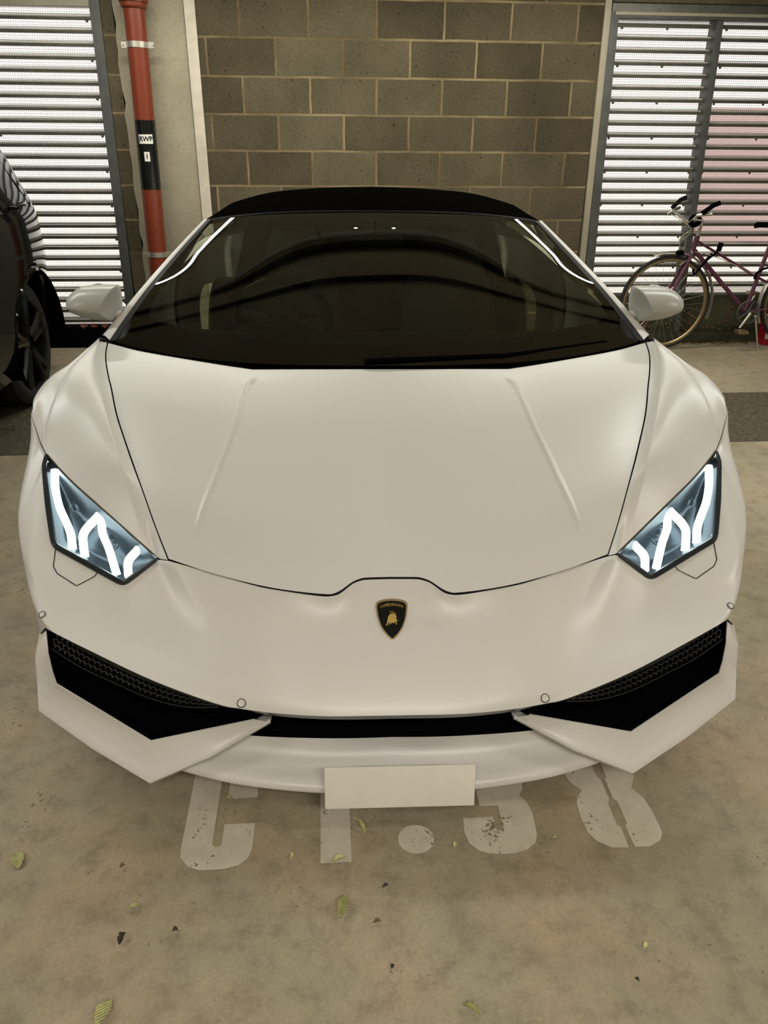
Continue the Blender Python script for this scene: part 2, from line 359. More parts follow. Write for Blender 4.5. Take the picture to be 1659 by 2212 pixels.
def gnormals(G):
    du = np.gradient(G, axis=1); dv = np.gradient(G, axis=0); n = np.cross(du, dv); n /= np.maximum(np.linalg.norm(n, axis=2, keepdims=True), 1e-9)
    return n
def gridmesh(name, G, material, parent, out=(0, -0.5, 1), gap=0.0, lip=0.0, lips='0101', keep=None, angle=None):
    """surface from a grid; 'out' gives the outward side; gap/lip pull the edges in and fold them down (shut lines).
    lips: flags for first row, last row, first column, last column"""
    G = np.array(G, float); n = gnormals(G)
    flip = (n.reshape(-1, 3) @ np.array(out, float)).mean() < 0
    if flip: n = -n
    V, U = G.shape[:2]
    if gap:
        for f, sl, nb in ((lips[0], (0, slice(None)), (1, slice(None))), (lips[1], (-1, slice(None)), (-2, slice(None))), (lips[2], (slice(None), 0), (slice(None), 1)), (lips[3], (slice(None), -1), (slice(None), -2))):
            if f == '1':
                d = G[nb] - G[sl]; ln = np.maximum(np.linalg.norm(d, axis=1, keepdims=True), 1e-9); G[sl] += d / ln * np.minimum(gap, ln * 0.8)
    verts = G.reshape(-1, 3).tolist(); idx = np.arange(V * U).reshape(V, U); faces = []
    def q(a, b2, c, d): faces.append((a, d, c, b2) if flip else (a, b2, c, d))
    for i in range(V - 1):
        for j in range(U - 1):
            if keep is None or keep(i / (V - 1), j / (U - 1), G[i, j]): q(idx[i, j], idx[i, j + 1], idx[i + 1, j + 1], idx[i + 1, j])
    nmain = len(faces)
    if lip:
        for f, ids, rev in ((lips[0], idx[0], True), (lips[1], idx[-1], False), (lips[2], idx[:, 0], False), (lips[3], idx[:, -1], True)):
            if f != '1': continue
            base = len(verts)
            for k in ids: verts.append((np.array(verts[k]) - n.reshape(-1, 3)[k] * lip).tolist())
            for k in range(len(ids) - 1):
                a = (int(ids[k]), int(ids[k + 1]), base + k + 1, base + k)
                q(*(a[::-1] if rev else a))
    me = bpy.data.meshes.new(name); me.from_pydata([tuple(v) for v in verts], [], [tuple(int(x) for x in f) for f in faces]); me.update()
    me.materials.append(material); me.materials.append(M['gap'])
    for p in me.polygons[nmain:]: p.material_index = 1  # folded edges coloured black to stand in for shade in the gaps
    return link(name, me, material, parent, True, angle)
def struct(o, label=None):
    o['kind'] = 'structure'
    if label: o['label'] = label
    return o

# ================================================================== THE SETTING
fl = obox('floor', (-7, 7, -5, WY + 0.3, -0.2, 0), M['floor']); struct(fl, 'mottled concrete car park floor')
struct(obox('trim_1', (-7, 7, 3.722, 4.585, -0.05, 0.003), M['asphalt']), 'dark rough strip across the floor')
struct(obox('ceiling', (-7, 7, -5, WY + 0.3, CEIL_Z, CEIL_Z + 0.2), M['ceiling']))
struct(obox('wall_left', (-7.2, -7, -5, WY + 0.3, 0, CEIL_Z), M['sidewall']))
struct(obox('wall_right', (7, 7.2, -5, WY + 0.3, 0, CEIL_Z), M['sidewall']))
struct(obox('wall_front', (-7, 7, -5.2, -5, 0, CEIL_Z), M['sidewall']))
# block wall with the two louvre openings
bm = bmesh.new()
box(bm, -0.797, 1.905, WY, WY + 0.19, 0, CEIL_Z)
box(bm, -1.412, -1.322, WY, WY + 0.19, 0, CEIL_Z)
box(bm, -7, -1.412, WY, WY + 0.19, 2.235, CEIL_Z)
box(bm, -7, -4.3, WY, WY + 0.19, 0, 2.235)
box(bm, 5.4, 7, WY, WY + 0.19, 0, CEIL_Z)
struct(from_bm('wall_back', bm, M['blocks'], smooth=False), 'grey concrete block wall with pale mortar')
# ragged concrete column between block returns
bm = bmesh.new(); random.seed(3)
zs = [i * 0.075 for i in range(36)]; prev = None
for z in zs:
    e = -1.322 + random.uniform(-0.005, 0.005) + (0.010 if (z - 0.015) % 0.225 < 0.06 else 0)
    row = [bm.verts.new((e, WY - 0.002, z)), bm.verts.new((-0.872, WY - 0.002, z)), bm.verts.new((-0.872, WY + 0.19, z)), bm.verts.new((e, WY + 0.19, z))]
    if prev:
        for k in range(4): bm.faces.new((prev[k], prev[(k + 1) % 4], row[(k + 1) % 4], row[k]))
    prev = row
struct(from_bm('column', bm, M['column'], smooth=False), 'smooth concrete column behind the drainpipe')
struct(obox('trim_2', (-0.868, -0.797, WY - 0.012, WY + 0.05, 0, CEIL_Z), M['whitestrip'], bev=0.003), 'flaking white painted steel strip beside the column')
def lean(o, x_top, x_bot, zt=2.2, zb=0.6):
    """shear a vertical member slightly: the photographed steelwork is a little out of plumb"""
    k = (x_top - x_bot) / (zt - zb)
    for v in o.data.vertices: v.co.x += k * (v.co.z - (zt + zb) / 2)
    return o
struct(lean(obox('trim_3', (1.909, 1.952, WY - 0.02, WY + 0.06, 0, CEIL_Z), M['beigestrip'], bev=0.003), -0.0, 0.022), 'beige steel trim at the right edge of the block wall')
struct(obox('trim_4', (1.95, 5.4, WY - 0.03, WY + 0.16, 2.275, CEIL_Z), M['lintel']), 'dark concrete lintel over the right louvres')
struct(obox('trim_5', (1.95, 5.4, WY - 0.012, WY + 0.10, 2.222, 2.275), M['galv']), 'grey metal head flashing over the right louvres')

def louvre(name, x0, x1, z0, z1, zfirst, nslats, mull, label):
    root = tag(empty(name, (0, 0, 0)), label, None, None, 'structure')
    bm = bmesh.new(); pitch = 0.0745
    for k in range(nslats):
        z = zfirst - k * pitch
        if z - 0.012 < z0: break
        a = [(WY + 0.034, z - 0.0110), (WY + 0.034, z + 0.0075), (WY + 0.046, z + 0.0095), (WY + 0.085, z + 0.001), (WY + 0.085, z - 0.002), (WY + 0.050, z + 0.0065), (WY + 0.037, z + 0.0050), (WY + 0.037, z - 0.0110)]
        r0 = [bm.verts.new((x0, y, zz)) for y, zz in a]; r1 = [bm.verts.new((x1, y, zz)) for y, zz in a]
        for i in range(len(a)): bm.faces.new((r0[i], r0[(i + 1) % 8], r1[(i + 1) % 8], r1[i]))
        # thin second rib of the slat profile
        box(bm, x0, x1, WY + 0.052, WY + 0.056, z + 0.0225, z + 0.0255)
        if k % 3 == 0:
            xs = [x0 + 0.03]; 
            for mx in mull: xs += [mx - 0.05, mx + 0.05]
            xs.append(x1 - 0.03)
            xs2 = sorted(xs + [(xs[i] + xs[i + 1]) / 2 for i in range(0, len(xs) - 1, 2)])
            for x in xs2: ellip(bm, (x, WY + 0.032, z - 0.014), (0.010, 0.007, 0.010), 8, 6)
    from_bm('louver_slats', bm, M['slat'], root)
    bm = bmesh.new()
    for k in range(nslats):
        z = zfirst - k * pitch
        if z - 0.012 < z0: break
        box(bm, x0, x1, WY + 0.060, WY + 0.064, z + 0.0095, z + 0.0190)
    tag(from_bm('slat_lips', bm, M['slatlip'], root), 'upper lips of the slats, pale colour standing in for daylight through them')
    bm = bmesh.new(); w = 0.00055; step = 0.0150
    x = x0
    while x < x1:
        box(bm, x - w, x + w, WY + 0.018, WY + 0.0188, z0, z1); x += step
    z = z0
    while z < z1:
        box(bm, x0, x1, WY + 0.0188, WY + 0.0196, z - w, z + w); z += step
    tag(from_bm('bird_mesh', bm, M['wire'], root, smooth=False), 'fine wire mesh over the slats')
    return root

w1 = louvre('window_1', -4.3, -1.47, 0.155, 2.195, 2.133, 27, [-2.9], 'left louvred opening with bright daylight between slats')
obox('window_frame', (-1.474, -1.408, WY - 0.012, WY + 0.12, 0, 2.235), M['frame'], w1, 0.004)
lean(w1.children[-1], 0.008, -0.012)
obox('window_sill', (-4.3, -1.47, WY + 0.0, WY + 0.12, 0, 0.155), M['black'], w1)
obox('frame_head', (-4.3, -1.40, WY - 0.008, WY + 0.1, 2.195, 2.24), M['beigestrip'], w1)
obox('mullion', (-2.95, -2.86, WY + 0.0, WY + 0.12, 0, 2.2), M['frame'], w1)
w2 = louvre('window_2', 2.015, 5.4, 0.36, 2.19, 2.150, 25, [2.727, 3.55], 'right louvred opening with steel mullion behind the bicycle')
lean(obox('window_frame', (1.952, 2.018, WY - 0.015, WY + 0.12, 0, 2.225), M['frame'], w2, 0.004), -0.008, 0.028)
obox('frame_head', (1.97, 5.4, WY - 0.012, WY + 0.1, 2.186, 2.222), M['frame'], w2)
tag(obox('head_trim', (1.975, 5.4, WY - 0.016, WY + 0.02, 2.204, 2.222), M['beigestrip'], w2), 'thin beige head trim')
lean(obox('mullion', (2.712, 2.758, WY - 0.004, WY + 0.12, 0.0, 2.2), M['frame'], w2, 0.003), -0.018, 0.035)
obox('mullion', (3.53, 3.575, WY - 0.004, WY + 0.12, 0.0, 2.2), M['frame'], w2, 0.003)
obox('window_sill', (1.96, 5.4, WY + 0.05, WY + 0.16, 0, 0.36), M['kerb'], w2)
struct(obox('trim_6', (1.96, 5.4, WY - 0.02, WY + 0.06, 0, 0.085), M['kerb'], bev=0.01), 'low dark kerb below the right louvres')
obox('outside_ground', (-12, 14, WY + 0.3, 30, -0.3, -0.05), M['outground']); struct(bpy.data.objects['outside_ground'], 'bright paving outside the louvres')
hb = obox('tint_board', (3.75, 5.6, 8.2, 8.3, 0.5, 1.75), M['pink']); tag(hb, 'added pinkish board outside, standing in for a pink tint behind the right louvres', 'board')  # added board; its colour gives the pink glow behind the right louvres

# leaf litter on the ledge under the right louvres (nobody could count it)
bm = bmesh.new(); random.seed(11)
for k in range(420):
    x = random.uniform(2.0, 3.36); y = WY + random.uniform(-0.05, 0.04); z = 0.09 if y > WY - 0.02 else 0.004
    if random.random() < 0.55: y = WY - 0.02 - abs(random.gauss(0, 0.05)); z = 0.004
    s = random.uniform(0.006, 0.02); a = random.uniform(0, 6.28); t_ = random.uniform(-0.5, 0.9)
    d = Vector((math.cos(a), math.sin(a), 0)); e = Vector((-math.sin(a) * math.cos(t_), math.cos(a) * math.cos(t_), abs(math.sin(t_))))
    p = Vector((x, y, z))
    bm.faces.new([bm.verts.new(p + d * s * u_ + e * s * v_) for u_, v_ in ((-1, 0), (0, 0), (1, 0.3), (0.2, 1.1))])
for k in range(120):
    x = random.uniform(2.1, 3.36); z = random.uniform(0.10, 0.27); y = WY + 0.045
    s = random.uniform(0.006, 0.018)
    bm.faces.new([bm.verts.new((x + s * u_, y - 0.004 * abs(v_), z + s * v_)) for u_, v_ in ((-1, -0.3), (0, -1), (1, 0.2), (0.1, 1))])
tag(from_bm('leaf_litter', bm, M['litter'], smooth=False), 'brown leaf litter caught along the kerb under the right louvres', 'leaves', None, 'stuff')

# ceiling lamps
for i, (x, y, L, W, pw, colr) in enumerate(LAMPS):
    names = ['white ceiling batten behind the viewer', 'white ceiling batten to the left of the bays', 'white ceiling batten to the right of the bays', 'white ceiling batten over the left bay beside the white car', 'white ceiling batten over the right side of the white car', 'long slim white ceiling batten by the block wall']
    r = empty('ceiling_light', (x, y, CEIL_Z), label=names[i], cat='ceiling light', group='ceiling battens over the bays')
    obox('lamp_body', (-L / 2 - 0.03, L / 2 + 0.03, -W / 2 - 0.02, W / 2 + 0.02, -0.05, 0), M['lampbody'], r, 0.006)
    ld = bpy.data.lights.new('batten', 'AREA'); ld.shape = 'RECTANGLE'; ld.size = L; ld.size_y = W; ld.energy = pw; ld.color = colr
    lo = bpy.data.objects.new('batten', ld); COL.objects.link(lo); lo.location = (0, 0, -0.058); lo.parent = r
# pipes on the ceiling that show in the windscreen
tag(tubeobj('conduit', [(-6.5, 4.12, CEIL_Z - 0.05), (6.5, 4.12, CEIL_Z - 0.05)], 0.022, M['conduit']), 'pale conduit running across the ceiling over the car roof', 'pipe')
tag(tubeobj('cable', [(-6.5, 4.05, CEIL_Z - 0.03), (6.5, 4.05, CEIL_Z - 0.03)], 0.026, M['darkpipe']), 'black tube on the ceiling standing in for the shadow beside the pale conduit', 'cable')  # dark tube added in place of the conduit's shadow line
tag(tubeobj('cable', [(-6.5, 3.80, CEIL_Z - 0.02), (6.5, 3.80, CEIL_Z - 0.02)], 0.018, M['darkpipe']), 'thin black cable on the ceiling over the windscreen', 'cable')

# ------------------------------------------------------------------ drainpipe
dp = empty('drainpipe', (-1.165, WY - 0.115, 0), label='red-brown drainpipe with a black tape band in front of concrete column', cat='pipe')
PX = lambda z: (-1.150 + 0.165 - 1.165 + 1.165) * 0 + (0.0 - 0.012) + 0.020 * (z - 1.4)  # slight lean of the pipe
pr_ = 0.0645
def pp(z): return (PX(z), 0, z)
tubeobj('pipe', [pp(0.0), pp(1.2), pp(CEIL_Z)], pr_, M['redpipe'], dp, 40)
bm = bmesh.new(); tube(bm, [pp(2.17), pp(2.18), pp(2.20), pp(2.30)], [pr_ + 0.006, pr_ + 0.016, pr_ + 0.018, pr_ + 0.018], 40); tube(bm, [pp(2.205), pp(2.235)], pr_ + 0.026, 40)
from_bm('collar', bm, M['redpipe'], dp)
for z in (1.975, 0.695):
    bm = bmesh.new(); tube(bm, [pp(z - 0.017), pp(z + 0.017)], pr_ + 0.004, 40)
    for s in (-1, 1):
        x = PX(z) + s * (pr_ + 0.02); box(bm, x - 0.018, x + 0.018, -0.004, 0.004, z - 0.017, z + 0.017); 
        tube(bm, [(x + s * 0.008, -0.014, z), (x + s * 0.008, 0.014, z)], 0.005, 8)
    box(bm, PX(z) - 0.015, PX(z) + 0.015, pr_, 0.112, z - 0.01, z + 0.01)
    from_bm('clamp', bm, M['zinc'], dp)
tubeobj('tape_band', [pp(1.122), pp(1.545)], pr_ + 0.0015, M['blackgloss'], dp, 48)
def curved_label(name, zc, hw, hh, text, size, yaw0=0.0):
    n = 10; vs = []; fs = []
    for i in range(n + 1):
        a = -PI / 2 + yaw0 + (i / n - 0.5) * 2 * hw / (pr_ + 0.003)
        for z in (zc - hh, zc + hh): vs.append((PX(zc) + (pr_ + 0.003) * math.cos(a), (pr_ + 0.003) * math.sin(a), z))
    for i in range(n): fs.append((2 * i, 2 * i + 2, 2 * i + 3, 2 * i + 1))
    o = from_py(name, vs, fs, M['whitelabel'], dp)
    tx = text_obj('lettering', text, size, M['ink'], o, Matrix.Rotation(PI / 2, 4, 'X'), 0.0002, 1.0, 0.0012)
    for v in tx.data.vertices:
        a = -PI / 2 + yaw0 + v.co.x / (pr_ + 0.0038); rr = pr_ + 0.0038 - v.co.y
        z = v.co.z + zc; v.co = (PX(zc) + rr * math.cos(a), rr * math.sin(a), z)
    return o
tag(curved_label('pipe_label', 1.432, 0.048, 0.028, 'RWP', 0.042, 0.12), 'white label reading RWP')
tag(curved_label('pipe_label', 1.326, 0.018, 0.029, '1', 0.044, 0.10), 'white label with a 1')
# outlet stub near the bottom
tubeobj('access_cap', [(-0.055, -0.03, 0.50), (-0.085, -0.055, 0.50)], 0.03, M['redpipe'], dp, 20)

# ------------------------------------------------------------------ floor marking
fm = empty('floor_marking', (0.2, 1.3, 0), label='stencilled pale bay number painted on concrete under the white car nose', cat='floor marking')
def glyph(name, polys):
    bm = bmesh.new()
    for poly in polys:
        vs = [bm.verts.new((x - 0.2, y - 1.3, 0.0012)) for x, y in poly]
        for tri in tessellate_polygon([[Vector((x, y, 0)) for x, y in poly]]):
            f = bm.faces.new([vs[i] for i in tri]); f.normal_update()
            if f.normal.z < 0: f.normal_flip()
    o = from_bm(name, bm, M['floorpaint'], fm, smooth=False)
    return o
def ymir(p, c): return [(x, 2 * c - y) for x, y in p]
YC = 1.357
Cl = [(-0.356, YC), (-0.356, 1.249), (-0.352, 1.23), (-0.334, 1.208), (-0.307, 1.196), (-0.257, 1.195), (-0.223, 1.203), (-0.204, 1.22), (-0.196, 1.245), (-0.195, 1.318), (-0.266, 1.319), (-0.266, 1.265), (-0.270, 1.257), (-0.279, 1.255), (-0.287, 1.263), (-0.287, YC)]
glyph('painted_letter', [Cl, ymir(Cl, YC)])
glyph('painted_digit', [[(-0.043, 1.196), (0.026, 1.196), (0.026, 1.52), (-0.043, 1.52)]])
glyph('painted_dot', [[(0.1745 + 0.0415 * math.cos(a * PI / 20), 1.248 + 0.040 * math.sin(a * PI / 20)) for a in range(40)]])
T3 = [(0.338, 1.362), (0.337, 1.334), (0.381, 1.333), (0.381, 1.264), (0.375, 1.258), (0.366, 1.260), (0.363, 1.267), (0.363, 1.301), (0.292, 1.300), (0.288, 1.258), (0.294, 1.228), (0.313, 1.207), (0.337, 1.196), (0.389, 1.194), (0.423, 1.203), (0.446, 1.221), (0.455, 1.247), (0.459, 1.308), (0.453, 1.342), (0.440, 1.362)]
glyph('painted_digit', [T3, ymir(T3, 1.362)])
E8 = [(0.656, 1.367), (0.598, 1.367), (0.580, 1.347), (0.573, 1.326), (0.570, 1.285), (0.573, 1.241), (0.586, 1.215), (0.614, 1.196), (0.653, 1.193), (0.655, 1.251), (0.648, 1.258), (0.649, 1.324), (0.656, 1.335)]
F8 = [(0.666, 1.367), (0.666, 1.335), (0.673, 1.328), (0.673, 1.262), (0.666, 1.252), (0.667, 1.194), (0.702, 1.193), (0.732, 1.208), (0.744, 1.226), (0.747, 1.250), (0.746, 1.297), (0.741, 1.335), (0.722, 1.367)]
glyph('painted_digit', [E8, ymir(E8, 1.367), F8, ymir(F8, 1.367)])

# ================================================================== THE WHITE CAR  (local: x lateral, y rearwards from the nose, z up)
car = empty('sports_car', (0.1228, 1.2, 0), -0.03746, label='low white sports car with lit headlights and black soft top, parked nose out', cat='car')
P_ = M['paint']
# ---- bonnet
E0 = [(0, .342, .52), (.060, .3405, .5195), (.082, .333, .517), (.128, .302, .502), (.142, .2985, .50), (.158, .2995, .5005), (.25, .312, .506), (.40, .353, .522), (.524, .401, .540)]
E1 = [(0, 1.138, .800), (.13, 1.138, .800), (.26, 1.138, .800), (.375, 1.137, .800), (.393, 1.137, .800), (.42, 1.142, .802), (.62, 1.185, .822), (.76, 1.225, .836), (.874, 1.287, .847)]
SEAM = [(.524, .401, .540), (.565, .475, .587), (.612, .568, .642), (.679, .712, .700), (.745, .866, .750), (.787, .985, .785), (.820, 1.075, .806), (.858, 1.20, .832), (.874, 1.287, .847)]
CEN = [(0, .342, .52), (0, .56, .612), (0, .85, .717), (0, 1.138, .80)]
def curve(P, X, mode='h'):
    P = np.array(P, float); T = np.concatenate([[0], np.cumsum(np.linalg.norm(np.diff(P, axis=0), axis=1))]); return interp(P, T / T[-1], X, mode)
U = np.linspace(0, 1, 97); Vv = np.linspace(0, 1, 91)
e0n = curve(E0, U, 'p'); E0S = [(0, .2945, .4985), (.07, .2952, .4988), (.142, .2985, .50)] + E0[5:]
e0 = np.array(e0n); _cs = curve(E0S, np.linspace(0, 1, 400)); _m = e0n[:, 0] < .15
for k_ in (1, 2): e0[_m, k_] = np.interp(e0n[_m, 0], _cs[:, 0], _cs[:, k_])
e1 = curve(E1, U, 'p')
t0 = np.linalg.norm(np.diff(np.array(E0), axis=0), axis=1)
CEN[0] = (0, .2945, .4985)
Vv = np.linspace(0, 1, 91) ** 1.15; v_ = None
cl, cr_ = curve(CEN, Vv), curve(SEAM, Vv)
u3 = U[None, :, None]; v3 = Vv[:, None, None]
HOOD = (1 - v3) * e0[None] + v3 * e1[None] + (1 - u3) * cl[:, None] + u3 * cr_[:, None] - ((1 - u3) * (1 - v3) * e0[0] + u3 * (1 - v3) * e0[-1] + (1 - u3) * v3 * e1[0] + u3 * v3 * e1[-1])
HOOD += (e0n - e0)[None] * np.exp(-(v3 / 0.055) ** 1.5)
HOOD[..., 2] += 0.010 * np.sin(PI * u3[..., 0]) * np.sin(PI * v3[..., 0])
CREASE = np.array([(.470, .438), (.4385, .60), (.413, .79), (.398, 1.03), (.372, 1.095)])
def crease_bump(G):
    x, y = G[..., 0], G[..., 1]
    cx_ = np.interp(y, CREASE[:, 1], CREASE[:, 0]); s = np.clip((y - .425) / .06, 0, 1) * np.clip((1.10 - y) / .05, 0, 1); s = s * s * (3 - 2 * s)
    amp = np.interp(y, [.42, .7, 1.08], [.8, .95, 1.05])
    d = x - cx_
    ad = np.abs(d); z = 0.0066 * (1 - np.clip(ad / 0.0085, 0, 1)) ** 1.1 + 0.0018 * np.exp(-(d / 0.045) ** 2)
    return z * amp * s
# refine columns around the crease
def refine(G, k):
    V, Uu = G.shape[:2]; X = np.linspace(0, Uu - 1, (Uu - 1) * k + 1); T = np.arange(Uu)
    return np.stack([interp(G[i], T, X, 'h') for i in range(V)], 0)
HOOD = refine(HOOD, 3)
HOOD[..., 2] += crease_bump(HOOD)
gridmesh('hood', full(HOOD), P_, car, gap=0.0046, lip=0.014, lips='1111')
# ---- front wings (fenders)
F = [
 [(.524, .401, .540), (.600, .545, .629), (.672, .697, .694), (.745, .866, .750), (.813, 1.057, .801), (.874, 1.287, .847)],
 [(.597, .457, .549), (.660, .595, .684), (.708, .700, .731), (.776, .868, .784), (.827, 1.020, .816), (.888, 1.255, .859)],
 [(.728, .554, .618), (.768, .660, .698), (.800, .765, .757), (.838, .895, .808), (.860, 1.035, .836), (.892, 1.265, .862)],
 [(.876, .690, .689), (.905, .750, .722), (.903, .800, .765), (.900, .875, .806), (.902, .980, .834), (.897, 1.275, .858)],
 [(.955, .810, .765), (.955, .860, .790), (.952, .912, .810), (.942, .965, .828), (.920, 1.060, .838), (.902, 1.310, .853)],
 [(.966, .775, .655), (.973, .880, .702), (.975, .980, .713), (.973, 1.100, .692), (.969, 1.220, .625), (.967, 1.330, .520)],
]
def mixrow(a, b_, t_, dz=0.0): return [tuple((1 - t_) * np.array(p) + t_ * np.array(q) + np.array([0, 0, dz * math.sin(PI * min(1, i_ / 5))])) for i_, (p, q) in enumerate(zip(a, b_))]
F[2] = [(a, y, z + .007 * math.sin(PI * i_ / 5)) for i_, (a, y, z) in enumerate(F[2])]
F2 = [F[0], mixrow(F[0], F[1], .5, -.003), mixrow(F[0], F[1], .93, -.0005), F[1], mixrow(F[1], F[2], .16, .0022), F[2], mixrow(F[2], F[3], .86, .0050), mixrow(F[2], F[3], .97, .0022), F[3], mixrow(F[3], F[4], .25, .0005), F[4], F[5]]
FG = grid(F2, 9, 5, 'h', 'h')
# ---- bumper
BT = [(0, .342, .52), (.060, .3405, .5195), (.082, .333, .517), (.128, .302, .502), (.150, .299, .5002), (.30, .325, .511), (.524, .401, .540), (.558, .4285, .530), (.637, .3945, .480), (.81, .460, .550), (.847, .555, .615), (.884, .662, .675), (.887, .700, .692), (.914, .742, .706), (.955, .810, .765)]
BM = [(0, .268, .45), (.065, .2675, .4498), (.095, .266, .449), (.14, .263, .447), (.17, .261, .446), (.29, .256, .446), (.415, .285, .4465), (.510, .320, .443), (.610, .325, .428), (.775, .366, .492), (.850, .415, .525), (.898, .500, .560), (.915, .535, .575), (.934, .590, .60), (.966, .775, .655)]
BM2 = [(0, .185, .385), (.065, .185, .385), (.095, .185, .385), (.14, .185, .385), (.17, .186, .385), (.26, .188, .387), (.365, .205, .389), (.470, .238, .391), (.575, .263, .397), (.752, .318, .455), (.820, .352, .480), (.867, .410, .50), (.885, .45, .51), (.910, .51, .52), (.968, .720, .60)]
BF = [(0, .124, .330), (.065, .124, .330), (.095, .124, .330), (.14, .1245, .330), (.17, .126, .330), (.25, .132, .332), (.340, .147, .338), (.425, .172, .353), (.545, .206, .376), (.728, .270, .428), (.792, .292, .446), (.822, .325, .45), (.845, .37, .46), (.875, .44, .46), (.968, .65, .50)]
BL = [(0, .107, .310), (.065, .107, .310), (.095, .107, .310), (.14, .108, .310), (.17, .110, .310), (.26, .119, .312), (.335, .130, .316), (.362, .134, .319), (.50, .168, .352), (.693, .236, .410), (.772, .272, .429), (.792, .290, .428), (.806, .33, .42), (.83, .40, .41), (.957, .612, .345)]
BTN = list(BT); BT = [(0, .2945, .4985), (.060, .2950, .4987), (.082, .2956, .499), (.128, .2975, .4996)] + BTN[4:]
BG = grid([BT, BM, BM2, BF, BL], 7, 9, 'p', 'h')
_TTb = params(np.array([BT, BM, BM2, BF, BL], float), 1); _Xb = samples(_TTb, 7)
_dl = interp(np.array(BTN), _TTb, _Xb, 'p') - interp(np.array(BT), _TTb, _Xb, 'p')
_wv = np.exp(-(np.linspace(0, 4, BG.shape[0]) / 0.42) ** 1.6)
def topline(ctrl, X):
    T = _TTb; d = np.linspace(T[0], T[-1], 2400); c = interp(np.array(ctrl), T, d, 'l'); w = 46; k = np.hanning(w * 2 + 1); k /= k.sum()
    e = np.concatenate([2 * c[:1] - c[w:0:-1], c, 2 * c[-1:] - c[-2:-w - 2:-1]]); sm = np.stack([np.convolve(e[:, j], k, 'valid') for j in range(3)], 1)
    return np.stack([np.interp(X, d, sm[:, j]) for j in range(3)], 1)
_tl = topline(BT, _Xb)
_dt = _tl - BG[0]; BG = BG + _dt[None] * np.exp(-(np.linspace(0, 4, BG.shape[0]) / 0.9) ** 2)[:, None, None]
BG = BG + _dl[None] * _wv[:, None, None]
bumper = gridmesh('bumper', full(BG), P_, car, out=(0, -1, 0.6), gap=0.003, lip=0.016, lips='1100')
UP = [(.558, .4285, .530), (.612, .469, .557), (.670, .511, .588), (.728, .554, .618), (.805, .615, .655), (.887, .700, .692)]
XT = np.linspace(_TTb[7], _TTb[12], 121); lo_c = topline(BT, XT); lo_c[0] = BT[7]; lo_c[-1] = BT[12]
up_c = curve(UP, np.linspace(0, 1, 121))
def nearest(P, q):
    """closest point to q on the polyline P"""
    a, b_ = P[:-1], P[1:]; d = b_ - a; t_ = np.clip(((q - a) * d).sum(1) / np.maximum((d * d).sum(1), 1e-12), 0, 1); c = a + d * t_[:, None]
    return c[np.argmin(((c - q) ** 2).sum(1))]
_front = np.concatenate([np.array([SEAM[0]]), up_c, topline(BT, np.linspace(_TTb[12], _TTb[14], 40))])
_seam = curve(SEAM, np.linspace(0, 1, 300))
nf = FG.shape[0]; n4 = 10 * 5
dfr = np.array([nearest(_front, FG[i, 0]) - FG[i, 0] if i <= n4 else nearest(BG[:, -1], FG[i, 0]) - FG[i, 0] for i in range(nf)]); dfr[0] = np.array(SEAM[0]) - FG[0, 0]; dfr[n4] = _front[-1] - FG[n4, 0]; _k = np.arange(nf) > n4; dfr[_k] += np.array([-.004, .004, 0])
FG = FG + dfr[:, None] * np.exp(-(np.linspace(0, 1, FG.shape[1]) / 0.10) ** 2)[None, :, None]
dse = np.array([nearest(_seam, q) - q for q in FG[0]])
FG = FG + dse[None] * np.exp(-(np.linspace(0, 1, nf) / 0.10) ** 2)[:, None, None]
for side in (1, -1):
    G = FG if side > 0 else mirror(FG)
    gridmesh('fender', G, P_, car, out=(0.3 * side, -0.3, 1), gap=0.0046, lip=0.014, lips='1001')
from mathutils.bvhtree import BVHTree
bvh = BVHTree.FromPolygons([v.co.copy() for v in bumper.data.vertices], [tuple(p.vertices) for p in bumper.data.polygons])
def snap(p, lift=0.0):
    q, n_, i_, d_ = bvh.find_nearest(Vector(p)); 
    if n_.y > 0: n_ = -n_
    return q + n_ * lift, n_
# ---- lower wing blades (front lip pieces)
WI = [(.790, .285, .424), (.779, .248, .385), (.768, .226, .350), (.757, .210, .330), (.650, .176, .275), (.545, .143, .220), (.430, .158, .2355), (.314, .174, .250)]
WO = [(.800, .270, .420), (.812, .250, .370), (.814, .238, .315), (.8065, .203, .262), (.680, .146, .200), (.547, .098, .140), (.415, .126, .186), (.281, .181, .237)]
def off(L, dy, dz, k=1.0): return [(a * k, y + dy, z + dz) for a, y, z in L]
_push = [.0, .004, .007, .010, .013, .006, .003, .0]
def _mid(t_, k): return [tuple((1 - t_) * np.array(a) + t_ * np.array(b_) + np.array([0, k * p, .3 * k * p])) for a, b_, p in zip(WI, WO, _push)]
WR = [off(WI, .0035, .0005), off(WI, 0, 0), _mid(.2, .65), _mid(.45, 1.0), _mid(.7, .75), off(WO, .003, .0065), off(WO, 0, 0), off(WO, .006, -.009), off(WO, .06, -.014)]
WL = [off(WI, .003, .0), off(WI, .03, -.012), off(WI, .10, -.006)]
WG = grid(WR, 6, 3, 'l', 'l')
